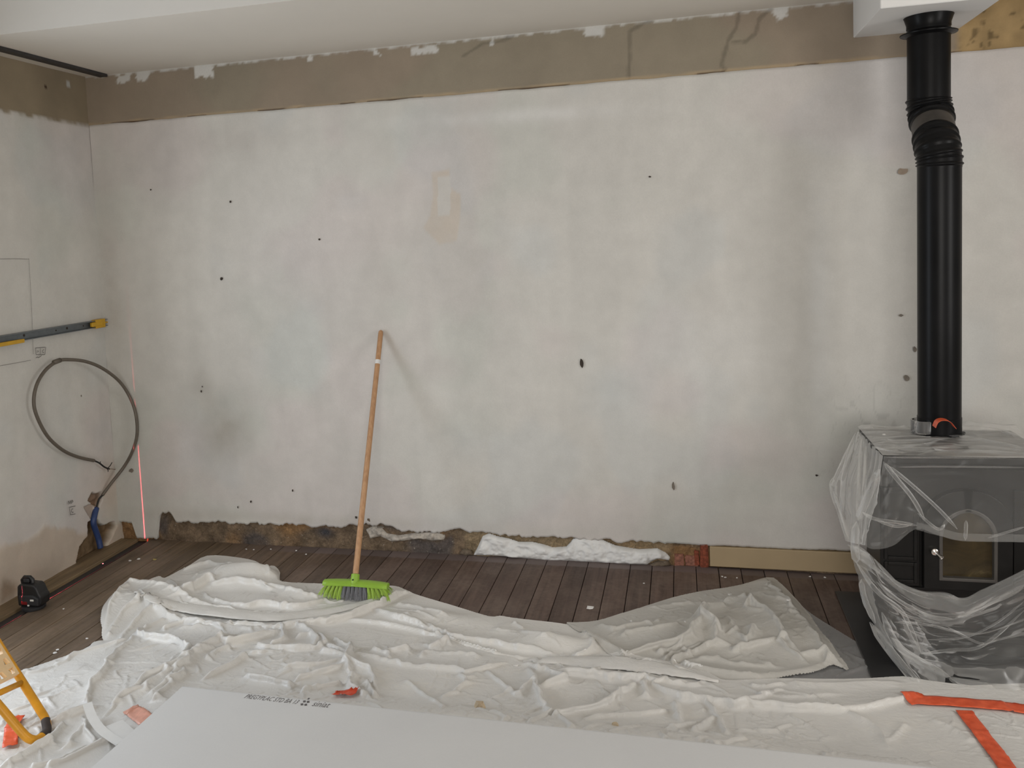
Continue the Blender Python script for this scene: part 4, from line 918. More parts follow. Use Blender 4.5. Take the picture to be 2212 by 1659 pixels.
def ribbon(name, pts_px, width, mat, label, cat='tape', n=40, lift=0.006, wob=0.0008):
    """strip of adhesive tape laid over the sheets along a centre line"""
    c = crom(pts_px, 14); P = [on_sheet(*p) for p in c]
    for _ in range(3): P = [P[0]] + [(P[k - 1] + P[k] * 2 + P[k + 1]) / 4 for k in range(1, len(P) - 1)] + [P[-1]]
    V = []; F = []; ns = 7
    for k, p in enumerate(P):
        t = (P[min(k + 1, len(P) - 1)] - P[max(k - 1, 0)]); t.z = 0; t.normalize(); s_ = Vector((-t.y, t.x, 0))
        for q in range(ns):
            u = q / (ns - 1) - 0.5; x = p + s_ * width * u
            z = max(top_z(x.x, x.y), p.z - 0.012) + lift + wob * math.sin(k * 0.35 + 0.2 * q)
            V.append((x.x, x.y, z))
    for k in range(len(P) - 1):
        for q in range(ns - 1): F.append((k * ns + q, k * ns + q + 1, (k + 1) * ns + q + 1, (k + 1) * ns + q))
    o = pyd(name, V, F, mat, None, True); sm = o.modifiers.new('thickness', 'SOLIDIFY'); sm.thickness = 0.0006
    return tag(o, label, cat)
ribbon('tape_strip', [(1957, 1514), (2010, 1517), (2060, 1520), (2108, 1524), (2160, 1528), (2215, 1536), (2290, 1548)], 0.058, M_tape, 'orange tape strip stuck flat across the front drop sheet below the covered stove', lift=0.007)
ribbon('tape_strip', [(2082, 1538), (2100, 1562), (2128, 1598), (2160, 1640), (2185, 1675), (2210, 1715)], 0.05, M_tape, 'orange tape strip running diagonally towards the lower right corner', lift=0.005)
ribbon('tape_strip', [(727, 1503), (744, 1503), (766, 1506)], 0.045, M_tape_red, 'small red tape scrap peeping out behind the plasterboard text', lift=0.012)
ribbon('tape_strip', [(40, 1552), (28, 1572), (25, 1592), (22, 1616)], 0.045, M_tape, 'short orange tape strip on the sheet behind the yellow step legs', lift=0.01)
ribbon('tape_strip', [(282, 1535), (298, 1546), (316, 1560)], 0.05, M_tape_pale, 'crumpled pale orange tape scrap under film beside the plasterboard edge', lift=0.008)
# white bent edging strip and its cut-off
def strip3d(name, pts, w, th, mat, label, cat):
    V = []; F = []
    P = [Vector(p) for p in crom(pts, 8)]
    for k, p in enumerate(P):
        t = (P[min(k + 1, len(P) - 1)] - P[max(k - 1, 0)]).normalized(); s_ = t.cross(Vector((0, 0, 1))).normalized(); u = s_.cross(t)
        for a_, b_ in ((-.5, 0), (.5, 0), (.5, 1), (-.5, 1)): V.append(p + s_ * w * a_ + u * th * b_)
    n = len(P)
    for k in range(n - 1):
        for q in range(4): F.append((k * 4 + q, k * 4 + (q + 1) % 4, k * 4 + 4 + (q + 1) % 4, k * 4 + 4 + q))
    F += [(3, 2, 1, 0), ((n - 1) * 4, (n - 1) * 4 + 1, (n - 1) * 4 + 2, (n - 1) * 4 + 3)]
    return tag(pyd(name, V, F, mat, None, False), label, cat)
strip3d('edging_strip', [Vector(on_floor(*p, z)) for p, z in [((189, 1522), .09), ((199, 1550), .085), ((217, 1576), .08), ((240, 1594), .08), ((262, 1608), .085)]], 0.028, 0.006, M_bead, 'curved white plastic edging strip lying left of the plasterboard', 'edging strip')
strip3d('edging_offcut', [Vector(on_floor(*p, z)) for p, z in [((240, 1567), .075), ((256, 1582), .078), ((274, 1598), .08)]], 0.075, 0.004, M_bead, 'short white plastic offcut between edging strip and plasterboard corner', 'offcut')

def chip_obj(name, p, r, mat, label, group=None, seed=0, h=0.004, cat='paint chip'):
    rr = random.Random(seed); n = 8; V = []
    for lay in (0, 1):
        for k in range(n):
            a_ = 2 * math.pi * k / n; q = r * rr.uniform(0.65, 1.15) * (1 if lay == 0 else 0.85)
            V.append((p[0] + q * math.cos(a_), p[1] + 0.8 * q * math.sin(a_), p[2] + 0.0008 + lay * h * rr.uniform(0.5, 1.2)))
    F = [tuple(range(n))[::-1], tuple(range(n, 2 * n))] + [(k, (k + 1) % n, n + (k + 1) % n, n + k) for k in range(n)]
    return tag(pyd(name, V, F, mat), label, cat, group)
chip_obj('paint_chip', on_floor(1275, 1313), 0.02, M_chip, 'largest white paint chip, alone on the bare boards in the middle', seed=1)
chip_obj('paint_chip', on_floor(334, 1209), 0.011, M_chip_y, 'yellowish chip on the boards near the left corner', seed=2)
chip_obj('paint_chip', on_floor(300, 1208), 0.010, M_chip, 'white chip right of its twin on the boards near the left corner', seed=3)
chip_obj('paint_chip', on_floor(281, 1212), 0.009, M_chip, 'flat white chip left of its twin on the boards near the left corner', seed=4)
chip_obj('paint_chip', on_floor(119, 1411), 0.009, M_chip, 'white chip on the dark boards above the yellow step', seed=5)
chip_obj('paint_chip', on_floor(124, 1404), 0.008, M_chip, 'thin white sliver behind the chip above the yellow step', seed=6, h=0.002)
for k, (q, lb) in enumerate([((222, 1218), 'tiny plaster speck on the seam beside the left border board'), ((137, 1316), 'tiny plaster speck on the boards right of the laser level'), ((188, 1380), 'tiny plaster speck on the dark boards close to the front sheet edge'),
                     ((532, 1187), 'leftmost tiny plaster speck by the bare mortar behind the humped sheet'), ((548, 1188), 'second tiny plaster speck from the left by the bare mortar'), ((585, 1187), 'third tiny plaster speck from the left by the bare mortar'),
                     ((640, 1190), 'fourth tiny plaster speck from the left by the bare mortar, nearer the wall'), ((661, 1198), 'fifth tiny plaster speck by the bare mortar, left of the broom handle'), ((1391, 1261), 'lone tiny plaster speck on boards in front of the white filler'),
                     ((1560, 1246), 'leftmost of three plaster specks under the beige skirting board'), ((1567, 1248), 'middle one of three plaster specks under the beige skirting board'), ((1592, 1249), 'rightmost of three plaster specks under the beige skirting board'),
                     ((1750, 1246), 'tiny speck left in the pair by the skirting near the stove'), ((1782, 1248), 'tiny speck right in the pair by the skirting near the stove')]):
    chip_obj('plaster_speck', on_floor(*q), 0.0055, M_chip, lb, 'plaster specks on the floorboards', 20 + k, 0.003, 'plaster speck')
chip_obj('paint_chip', on_sheet(1576, 1285) , 0.011, M_chip, 'white chip on the back slope of the right hand heap', seed=7)
chip_obj('paint_chip', on_sheet(1704, 1297), 0.012, M_chip, 'white flake near the right edge of the right hand heap', seed=8)
chip_obj('paint_chip', on_sheet(1363, 1343), 0.007, M_chip, 'small white flake at the left end of the right hand heap', seed=9)
chip_obj('paint_chip', on_sheet(1480, 1344), 0.005, M_chip, 'tiny white flake in the middle of the right hand heap', seed=10)
chip_obj('paint_chip', on_sheet(1114, 1438), 0.010, M_chip, 'white flake on the front sheet at the pointed end of a fold', seed=11)
chip_obj('plaster_lump', on_sheet(1037, 1529), 0.022, M_chunk, 'beige plaster lump on the front sheet just behind the plasterboard edge', seed=12, h=0.02, cat='plaster lump')
chip_obj('plaster_lump', on_sheet(1330, 1567), 0.012, M_chunk, 'small brown plaster crumb near the plasterboard edge', seed=13, h=0.006, cat='plaster lump')

# ================================================================== FLUE PIPE
UP = on_back(2006, 150, -0.30); ux, uy = UP[0], -0.30
LP = on_back(2029, 600, -0.45); lx, ly = LP[0], -0.45
def zat(py, px, y): return on_back(px, py, y)[2]
ur, lr = 0.0765, 0.0755
STZ = 0.748
fp = empty('flue_pipe', (lx, ly, STZ + 0.004), 'black cranked stove flue pipe rising from stove to white boxing', 'flue pipe')
zu, zl = zat(218, 2006, uy), zat(352, 2029, ly)
MB().lathe([(ur, zu - 0.02), (ur, bz - 0.001)], (ux, uy, 0), 48).build('upper_pipe', M_black_pipe, fp, True)
cz_ = zat(72, 2006, uy)
MB().lathe([(ur + .001, cz_ - .012), (ur + .012, cz_ - .006), (0.101, cz_ - .004), (0.102, cz_), (ur + .010, cz_ + .003), (ur + .001, cz_ + 0.012)], (ux, uy, 0), 48).build('rosette', M_black_pipe, fp, True, 40)
MB().lathe([(ur + .002, bz - 0.045), (ur + .002, bz - 0.03), (ur + .010, bz - 0.006), (ur + .012, bz - 0.001)], (ux, uy, 0), 48).build('ceiling_sleeve', M_black_pipe, fp, True)
MB().lathe([(lr, STZ + 0.06), (lr, zl + 0.02)], (lx, ly, 0), 48).build('lower_pipe', M_black_pipe, fp, True)
MB().lathe([(0.0, STZ + .006), (lr + .0018, STZ + .006), (lr + .0018, STZ + 0.072), (lr, STZ + 0.0735)], (lx, ly, 0), 48).build('bottom_sleeve', M_black_pipe, fp, True, 40)
# elbow: a swept tube with pressed ribs near both ends
path = crom([(ux, uy, zu + 0.03), (ux, uy, zu - 0.01), (ux + 0.005, uy - 0.012, zu - 0.06), ((ux + lx) / 2, (uy + ly) / 2, (zu + zl) / 2), (lx - 0.004, ly + 0.012, zl + 0.06), (lx, ly, zl + 0.01), (lx, ly, zl - 0.03)], 40)
nP = len(path)
def ribbed(i0, i1, nrib, amp, base):
    pts = path[i0:i1]; n = len(pts); s_ = np.linspace(0, 1, n)
    rad = base + amp * np.clip(np.sin(s_ * nrib * 2 * math.pi - 0.5), -0.2, 1) ** 1
    return pts, list(rad)
pts, rad = ribbed(int(nP * .10), int(nP * .44), 5, 0.005, ur + 0.001); MB().tube(pts, rad, 48, False).build('ribbed_elbow', M_black_pipe, fp, True)
pts = path[int(nP * .42):int(nP * .58)]; MB().tube(pts, [ur - 0.001] * len(pts), 48, False).build('middle_sleeve', M_elbow, fp, True)
pts, rad = ribbed(int(nP * .54), int(nP * .94), 6, 0.0045, ur + 0.0005); MB().tube(pts, rad, 48, False).build('ribbed_elbow', M_black_pipe, fp, True)

# ================================================================== STOVE
SX0, SX1, SYF, SYB = 0.684, 1.232, -0.80, -0.355
hp = tag(MB().box((0.607, -1.0, 0.002), (1.40, -0.22, 0.010), 0.002, 1).build('hearth_plate', simple('black_hearth_plate', (0.012, 0.012, 0.013, 1), 0.35, var=0.4, scale=9)), 'black floor plate under and around the covered stove', 'hearth plate')
st = empty('stove', ((SX0 + SX1) / 2, (SYF + SYB) / 2, 0.010), 'black cast iron wood stove with brass-tinted glass door under plastic', 'stove')
st['label'] = 'black cast iron wood stove with mottled brown glass door, draped in plastic'
FY = SYF + 0.035                          # front face plane
MB().box((SX0, SYF, STZ - 0.028), (SX1, SYB, STZ), 0.006, 3).box((SX0 + .010, SYF + .010, STZ - .046), (SX1 - .010, SYB - .010, STZ - .027), 0.006, 2).build('top_plate', M_stove, st)
MB().box((SX0 + 0.022, FY, 0.085), (SX1 - 0.022, SYB - 0.015, STZ - 0.044), 0.006, 2).build('body', M_stove, st)
MB().box((SX0 + 0.030, FY + .02, 0.010), (SX1 - 0.030, SYB - 0.03, 0.087), 0.004).build('plinth', M_stove, st)
def zf(py, px=2027, y=FY): return on_back(px, py, y)[2]
def xf(px, py=1200, y=FY): return on_back(px, py, y)[0]
# side panel with raised mouldings, left of the door
dz0, dz1 = zf(1266), zf(1056, 2120)
xl0, xl1, dx0 = xf(1900), xf(1986), xf(1991)
m = MB().box((xl0, FY - 0.012, dz0), (xl1, FY + 0.002, dz1), 0.003)
def frame(m, x0, x1, z0, z1, y0, y1, w, bev=0.002):
    m.box((x0, y0, z0), (x0 + w, y1, z1), bev).box((x1 - w, y0, z0), (x1, y1, z1), bev).box((x0 + w, y0, z0), (x1 - w, y1, z0 + w), bev).box((x0 + w, y0, z1 - w), (x1 - w, y1, z1), bev)
zc1 = zf(1206, 1945)
frame(m, xl0 + .012, xl1 - .010, dz0 + .012, zc1 - .008, FY - .019, FY - .010, .012); frame(m, xl0 + .012, xl1 - .010, zc1, dz1 - .012, FY - .019, FY - .010, .012)
m.build('side_panel', M_stove, st)
m = MB().box((SX1 - (xl1 - SX0) , FY - 0.012, dz0), (SX1 - 0.03, FY + 0.002, dz1), 0.003).build('side_panel', M_stove, st)
# arched door
dx1 = SX1 - (dx0 - SX0); gz0 = zf(1243); gx0, gx1 = xf(2027, 1220), dx1 - (xf(2027, 1220) - dx0)
gz1 = zf(1098, 2120)
def arch(x0, x1, z0, z1, rad, n=8):
    P = [(x0, z0), (x1, z0)]
    for k in range(n + 1): a_ = k / n * math.pi / 2; P.append((x1 - rad + rad * math.cos(a_), z1 - rad + rad * math.sin(a_)))
    for k in range(n + 1): a_ = math.pi / 2 + k / n * math.pi / 2; P.append((x0 + rad + rad * math.cos(a_), z1 - rad + rad * math.sin(a_)))
    return P
def ring_frame(outer, inner, y0, y1, mat, name, parent):
    n = len(outer); bm = bmesh.new(); vs = []
    for P, y in ((outer, y1), (outer, y0), (inner, y0), (inner, y1)): vs.append([bm.verts.new((x, y, z)) for x, z in P])
    for a_, b_ in ((0, 1), (1, 2), (2, 3)):
        for k in range(n): bm.faces.new((vs[a_][k], vs[a_][(k + 1) % n], vs[b_][(k + 1) % n], vs[b_][k]))
    bmesh.ops.recalc_face_normals(bm, faces=bm.faces[:]); me = bpy.data.meshes.new(name); bm.to_mesh(me); bm.free()
    o = link(name, me, mat, parent); bv = o.modifiers.new('bevel', 'BEVEL'); bv.width = 0.003; bv.segments = 2; return o
door = MB().prism([(x, FY - .004, z) for x, z in arch(dx0 + .01, dx1 - .01, dz0 + .01, dz1 - .01, 0.125)], (0, .005, 0)).build('door', M_stove, st)
ring_frame(arch(dx0, dx1, dz0, dz1, 0.13), arch(gx0, gx1, gz0, gz1, 0.10), FY - 0.032, FY - 0.002, M_stove, 'door_frame', door)
ring_frame(arch(gx0 - .006, gx1 + .006, gz0 - .006, gz1 + .006, 0.10), arch(gx0 + .006, gx1 - .006, gz0 + .006, gz1 - .006, 0.095), FY - 0.036, FY - 0.006, simple('worn_iron_bead', (0.06, 0.055, 0.05, 1), 0.4), 'glass_bead', door)
MB().prism([(x, FY - .014, z) for x, z in arch(gx0 - .003, gx1 + .003, gz0 - .003, gz1 + .003, 0.10)], (0, .006, 0)).build('door_glass', M_glass, door)
# chrome lever: round boss, stem and flared end
hy = FY - 0.032; h0 = on_back(2016, 1188, hy); h1 = on_back(2036, 1206, hy - 0.045)
m = MB().tube([(h0[0], hy + .002, h0[2]), (h0[0], hy - .006, h0[2]), (h0[0], hy - .012, h0[2]), (h0[0], hy - .022, h0[2]), (h0[0], hy - .026, h0[2])], [.0115, .013, .0095, .0115, .004], 20)
m.tube([Vector((h0[0], hy - .018, h0[2])).lerp(Vector(h1), t) for t in (0, .3, .6, .85, 1.0, 1.06)], [.0055, .0045, .0055, .0075, .008, .003], 16)
m.build('door_handle', M_chrome, door, True, 50)
MB().box((SX0 + .02, SYF - 0.012, 0.085), (SX1 - .02, FY + .01, 0.112), 0.006).build('ash_ledge', M_stove, st)
MB().box((SX0 + .05, FY - .008, 0.118), (SX1 - .05, FY + .002, dz0 - .006), 0.003).build('lower_panel', M_stove, st)

# ================================================================== STOVE COVER FILM
def net(rows, nu=60, nv=50, wr=0.006, seed=0, stretch=1.0, depth=None, fold=(14, 2)):
    """surface through rows of control points (px, py, y): real positions at depth y in the room"""
    Rw = [[on_back(p[0], p[1], p[2]) for p in r] for r in rows]
    def res(P, n):
        c = np.array(crom(P, 12)); L = np.concatenate([[0], np.cumsum(np.linalg.norm(np.diff(c, axis=0), axis=1))]); t = np.linspace(0, L[-1], n)
        # keep the parameter shared by all rows: even in control index
        t = np.linspace(0, len(c) - 1, n); return np.stack([np.interp(t, np.arange(len(c)), c[:, k]) for k in range(3)], -1)
    A = np.array([res(r, nu) for r in Rw]); G = np.array([res(A[:, k], nv) for k in range(nu)]).transpose(1, 0, 2)
    u, v = np.meshgrid(np.linspace(0, 1, nu), np.linspace(0, 1, nv))
    du = np.gradient(G, axis=1); dv = np.gradient(G, axis=0); N = np.cross(du, dv); N /= np.linalg.norm(N, axis=-1, keepdims=True) + 1e-9
    wu = u + 0.12 * (fbm(u * 3, v * 3, 3, seed) - 0.5); wv = v + 0.12 * (fbm(u * 3 + 7, v * 3, 3, seed + 1) - 0.5)
    r = (1 - np.abs(2 * vnoise(wu * fold[0], wv * fold[1], seed + 2) - 1)) ** 2 + 0.6 * (1 - np.abs(2 * vnoise(wu * fold[0] * 2.3, wv * fold[1] * 2.6, seed + 3) - 1)) ** 2 + 0.25 * fbm(u * 12, v * 12, 2, seed + 4) - 0.7
    return G, N, r * wr
CVV, CVF = [], []
def add_net(G, N, r, flip=1.0):
    nv, nu, _ = G.shape; P = G + N * (r * flip)[..., None]
    b = sum(len(q) for q in CVV); CVV.append(P.reshape(-1, 3)); CVF.append(grid_faces(nu, nv) + b)
YF = SYF - 0.006
# top sheet lying on the stove plate: built flat at z, crinkled across
zt = STZ + 0.005
def top_net():
    nu, nv = 90, 60
    u, v = np.meshgrid(np.linspace(0, 1, nu), np.linspace(0, 1, nv))
    x = SX0 - 0.004 + u * (SX1 + 0.02 - SX0); y = SYB + 0.012 + v * (SYF - 0.008 - SYB - 0.012)
    w = (1 - np.abs(2 * vnoise(u * 3 + 0.6 * v, v * 15, 700) - 1)) ** 2 * 0.010 * (1 - 0.5 * u) + (1 - np.abs(2 * vnoise(u * 5, v * 8 + 3 * u, 701) - 1)) ** 3 * 0.008
    w += sstep(0.75, 1.0, 1 - v) * sstep(0.5, 0.75, u) * 0.03 * fbm(u * 9, v * 6, 3, 702)           # bunched up behind the pipe
    hole = np.hypot(x - lx, y - ly)                                     # tucked round the pipe foot
    keep = hole > lr + 0.008
    z = zt + w * sstep(0, 0.05, 1 - v) * sstep(0, 0.03, u)
    P = np.stack([x, y, z], -1).reshape(-1, 3); F = grid_faces(nu, nv); F = F[keep.ravel()[F].all(1)]
    b = sum(len(q) for q in CVV); CVV.append(P); CVF.append(F + b)
top_net()
# front flap: from the front edge of the top down to the torn upper rim
yr = SYF - 0.022
add_net(*net([
 [(1909, 985, YF), (1935, 985, YF), (1970, 985, YF), (2010, 985, YF), (2060, 985, YF), (2120, 985, YF), (2190, 985, YF), (2290, 985, YF)],
 [(1902, 1030, YF - .006), (1930, 1030, YF - .012), (1965, 1026, YF - .004), (2008, 1026, YF - .002), (2060, 1026, YF - .002), (2120, 1026, YF - .002), (2190, 1026, YF - .002), (2290, 1026, YF - .002)],
 [(1888, 1085, YF - .02), (1918, 1082, YF - .03), (1960, 1080, YF - .02), (2004, 1080, YF - .008), (2060, 1080, YF - .004), (2120, 1085, YF - .004), (2190, 1085, YF - .004), (2290, 1085, YF - .004)],
 [(1874, 1140, YF - .03), (1908, 1136, YF - .04), (1948, 1125, YF - .03), (1992, 1118, YF - .012), (2050, 1130, YF - .012), (2110, 1135, YF - .012), (2185, 1135, YF - .012), (2290, 1135, YF - .012)],
 [(1866, 1176, YF - .03), (1885, 1186, YF - .04), (1930, 1179, YF - .04), (1978, 1143, YF - .03), (2030, 1157, YF - .028), (2080, 1168, YF - .028), (2178, 1170, YF - .024), (2290, 1172, YF - .024)]], 90, 60, 0.0035, 800, fold=(6, 4)))
# turned-back hem along the torn upper rim
add_net(*net([[(1980, 1128, YF - .034), (2030, 1140, YF - .034), (2080, 1152, YF - .034), (2178, 1154, YF - .03), (2290, 1156, YF - .03)],
              [(1979, 1144, YF - .033), (2030, 1158, YF - .032), (2080, 1169, YF - .032), (2178, 1171, YF - .028), (2290, 1173, YF - .028)]], 60, 6, 0.002, 805))
# left drape: bulging from the left edge of the top, gathered at the knot below
add_net(*net([
 [(1852, 929, SYB + .01), (1866, 943, -.47), (1880, 957, -.58), (1895, 971, -.69), (1909, 985, YF)],
 [(1832, 965, -.37), (1848, 985, -.47), (1868, 1000, -.58), (1888, 1012, -.69), (1903, 1028, YF - .006)],
 [(1806, 1020, -.40), (1830, 1035, -.50), (1850, 1050, -.62), (1872, 1062, -.72), (1892, 1075, YF - .02)],
 [(1793, 1050, -.42), (1822, 1075, -.52), (1844, 1090, -.64), (1866, 1105, -.75), (1882, 1115, YF - .03)],
 [(1806, 1100, -.48), (1830, 1120, -.58), (1846, 1130, -.68), (1862, 1140, -.78), (1873, 1146, YF - .04)],
 [(1828, 1168, -.62), (1838, 1172, -.68), (1848, 1174, -.74), (1858, 1176, -.80), (1866, 1178, YF - .035)]], 70, 70, 0.012, 810, fold=(9, 1.2)))
# skirt: torn lower rim swagging across the door, down to the floor
sy = SYF - 0.05
add_net(*net([
 [(1828, 1176, -.62), (1842, 1178, -.70), (1858, 1180, -.79), (1880, 1198, sy), (1898, 1228, sy), (1940, 1256, sy), (1990, 1276, sy), (2040, 1280, sy), (2080, 1291, sy), (2126, 1272, sy), (2170, 1251, sy), (2290, 1190, sy)],
 [(1838, 1205, -.64), (1850, 1210, -.73), (1866, 1216, -.82), (1890, 1236, sy - .02), (1912, 1262, sy - .02), (1954, 1288, sy - .03), (2000, 1310, sy - .035), (2045, 1318, sy - .035), (2080, 1320, sy - .035), (2128, 1304, sy - .03), (2176, 1282, sy - .025), (2290, 1226, sy - .02)],
 [(1852, 1240, -.66), (1862, 1248, -.76), (1878, 1256, -.85), (1902, 1278, sy - .03), (1930, 1300, sy - .03), (1966, 1322, sy - .02), (2008, 1342, sy - .01), (2046, 1346, sy - .012), (2084, 1344, sy - .012), (2130, 1332, sy - .01), (2180, 1312, sy - .01), (2290, 1262, sy - .01)],
 [(1858, 1285, -.70), (1870, 1295, -.79), (1888, 1305, -.87), (1914, 1322, sy - .035), (1944, 1340, sy - .03), (1980, 1356, sy - .01), (2018, 1370, sy), (2052, 1374, sy), (2090, 1376, sy), (2140, 1368, sy - .02), (2190, 1350, sy - .02), (2290, 1310, sy - .01)],
 [(1880, 1338, -.75), (1892, 1350, -.83), (1910, 1360, -.90), (1936, 1372, sy - .05), (1962, 1384, sy - .04), (1996, 1394, sy - .01), (2028, 1404, sy), (2062, 1406, sy - .01), (2100, 1408, sy - .02), (2150, 1398, sy - .02), (2210, 1384, sy - .01), (2290, 1370, sy - .01)],
 [(1912, 1404, -.82), (1926, 1412, -.89), (1944, 1420, -.94), (1970, 1428, sy - .08), (1992, 1434, sy - .06), (2016, 1436, sy - .04), (2046, 1440, sy - .03), (2080, 1442, sy - .03), (2116, 1442, sy - .03), (2166, 1438, sy - .03), (2220, 1434, sy - .03), (2290, 1432, sy - .03)],
 [(1960, 1462, -.93), (1972, 1470, -.96), (1986, 1476, -.98), (2006, 1480, -.99), (2024, 1482, -1.0), (2046, 1484, -1.0), (2070, 1484, -1.0), (2100, 1486, -1.0), (2140, 1488, -1.0), (2186, 1490, -1.0), (2230, 1494, -1.0), (2290, 1500, -1.0)]], 150, 110, 0.0075, 820, fold=(5, 7)))
# rolled rope of film along the torn lower rim
add_net(*net([
 [(1842, 1178, -.72), (1882, 1200, sy - .01), (1940, 1256, sy - .01), (1990, 1277, sy - .01), (2040, 1281, sy - .01), (2082, 1292, sy - .01), (2126, 1272, sy - .01), (2170, 1251, sy - .01), (2290, 1190, sy - .01)],
 [(1846, 1190, -.76), (1888, 1218, sy - .03), (1944, 1268, sy - .03), (1994, 1290, sy - .03), (2042, 1298, sy - .03), (2082, 1310, sy - .03), (2130, 1288, sy - .03), (2176, 1266, sy - .03), (2290, 1206, sy - .03)],
 [(1850, 1204, -.76), (1892, 1236, sy - .028), (1950, 1284, sy - .028), (2000, 1312, sy - .028), (2046, 1322, sy - .028), (2076, 1334, sy - .028), (2134, 1304, sy - .028), (2180, 1284, sy - .028), (2290, 1222, sy - .028)]], 110, 12, 0.003, 830, fold=(6, 2)))
def crease(pts, w, out=0.006, flat=False):
    A = np.concatenate(CVV[:n_surf]); q = (A - CAM) @ R; pxs = q[:, 0] / q[:, 2] * FPX + PX; pys = q[:, 1] / q[:, 2] * FPX + PY
    c = crom(pts, 8); P = []
    for p in c:
        d = np.hypot(pxs - p[0], pys - p[1]); near = np.where(d < max(9, d.min() + 1))[0]; k = near[np.argmin(q[near, 2])]
        P.append(np.array(on_floor(p[0], p[1], zt + 0.010)) if flat else on_back(p[0], p[1], A[k, 1]) - np.array([0, out, 0]))
    P = np.array(P)
    for _ in range(3): P[1:-1] = (P[:-2] + 2 * P[1:-1] + P[2:]) / 4
    n = len(P); V = []
    view = P - CAM; view /= np.linalg.norm(view, axis=1, keepdims=True); T = np.gradient(P, axis=0); S = np.cross(T, view); S /= np.linalg.norm(S, axis=1, keepdims=True) + 1e-9
    ww = w * np.clip(np.minimum(np.linspace(0, 1, n), np.linspace(1, 0, n)) * 5 + 0.12, 0, 1)
    for k in range(n):
        nrm_ = np.array([0, -0.3, 1.0]) if flat else np.array([0, -1.0, 0.2])
        for u, h in ((-.5, -.002), (-.2, .35), (.1, .45), (.5, -.002)): V.append(P[k] + S[k] * ww[k] * u + nrm_ * h * ww[k])
    b = sum(len(x) for x in CVV); CVV.append(np.array(V)); CVF.append(grid_faces(4, n) + b)
n_surf = len(CVV)
for pts, w in [([(1907, 996), (1932, 1028), (1970, 1074), (1997, 1123)], .016), ([(1910, 1001), (1953, 1033), (2024, 1096), (2067, 1142)], .013), ([(1899, 1012), (1883, 1050), (1861, 1104), (1853, 1123)], .030), ([(1861, 1104), (1888, 1120), (1943, 1128), (1980, 1134)], .012),
               ([(1888, 1120), (1932, 1136), (1970, 1131)], .010), ([(1981, 1107), (2024, 1142), (2040, 1131)], .010), ([(2086, 1123), (2084, 1166)], .012), ([(2132, 1161), (2212, 1137)], .008), ([(1912, 987), (2000, 987), (2100, 987), (2212, 987)], .006), ([(1938, 1008), (2040, 1007), (2212, 1009)], .005),
               ([(1848, 933), (1829, 1001), (1821, 1050), (1818, 1131)], .022), ([(1861, 949), (1856, 1050), (1853, 1120)], .018), ([(1835, 960), (1806, 1030), (1796, 1052)], .014), ([(1872, 962), (1868, 1040), (1858, 1120)], .016), ([(1800, 1060), (1818, 1110), (1834, 1165)], .014), ([(1850, 1125), (1846, 1180), (1850, 1215)], .03),
               ([(1846, 1209), (1892, 1275), (1942, 1313), (1965, 1353), (1988, 1408)], .016), ([(1892, 1255), (1939, 1295), (2005, 1330), (2060, 1336)], .014), ([(2060, 1336), (2121, 1307), (2181, 1282), (2212, 1261)], .016), ([(1904, 1321), (1936, 1391), (1999, 1434), (2054, 1464)], .026), ([(1878, 1342), (1918, 1399), (1965, 1457), (1990, 1484)], .030),
               ([(1988, 1411), (2057, 1402), (2121, 1394), (2212, 1316)], .011), ([(1930, 1342), (1999, 1347), (2069, 1365)], .009), ([(2046, 1353), (2106, 1385), (2125, 1388)], .008), ([(2054, 1466), (2115, 1478), (2212, 1486)], .02), ([(1860, 1250), (1866, 1290), (1890, 1345)], .02), ([(1920, 1300), (1960, 1330), (2030, 1345)], .010), ([(2000, 1380), (2080, 1376), (2150, 1345), (2212, 1296)], .007)]: crease(pts, w)
for pts, w in [([(1861, 949), (1943, 953), (2051, 947)], .012), ([(1872, 958), (1932, 964), (1997, 960)], .010), ([(1894, 970), (1970, 970), (2051, 967)], .012), ([(2051, 941), (2132, 952), (2211, 968)], .016), ([(2090, 925), (2160, 932), (2212, 949)], .02),
               ([(1856, 934), (1900, 934), (1950, 935)], .012), ([(1866, 943), (1910, 946), (1960, 942)], .008), ([(1980, 976), (2080, 974), (2200, 978)], .010), ([(2100, 962), (2160, 968), (2212, 974)], .008), ([(1884, 964), (1920, 974), (1960, 978)], .008)]: crease(pts, w, flat=True)
cov = fast('stove_cover', np.concatenate(CVV), np.concatenate(CVF), M_cover, None, True)
tag(cov, 'see-through plastic film draped over the stove, torn open at its door', 'plastic cover')

# clear tape roll standing on the covered top, with its orange end beside it
rp = on_floor(1995, 935, zt + .006)
tag(MB().lathe([(.043, 0), (.046, 0.002), (.047, 0.048), (.045, 0.05), (.040, 0.05), (.039, 0.002), (.043, 0)], (rp[0], rp[1], zt + 0.008), 40).build('tape_roll', M_clear, None, True, 40), 'clear ring of packing tape standing on the covered stove top', 'tape roll')
strip3d('tape_strip', [Vector(on_back(*p)) for p in [(2018, 922, -.60), (2024, 910, -.60), (2036, 906, -.60), (2050, 910, -.60), (2062, 924, -.60)]], 0.045, 0.001, M_tape, 'curled orange tape end arching up in front of the flue pipe', 'tape')
tz = on_floor(1910, 939, zt + .01); chip_obj('paint_chip', (tz[0], tz[1], zt + 0.008), 0.008, M_chip, 'white flake on the film over the stove top', seed=41)

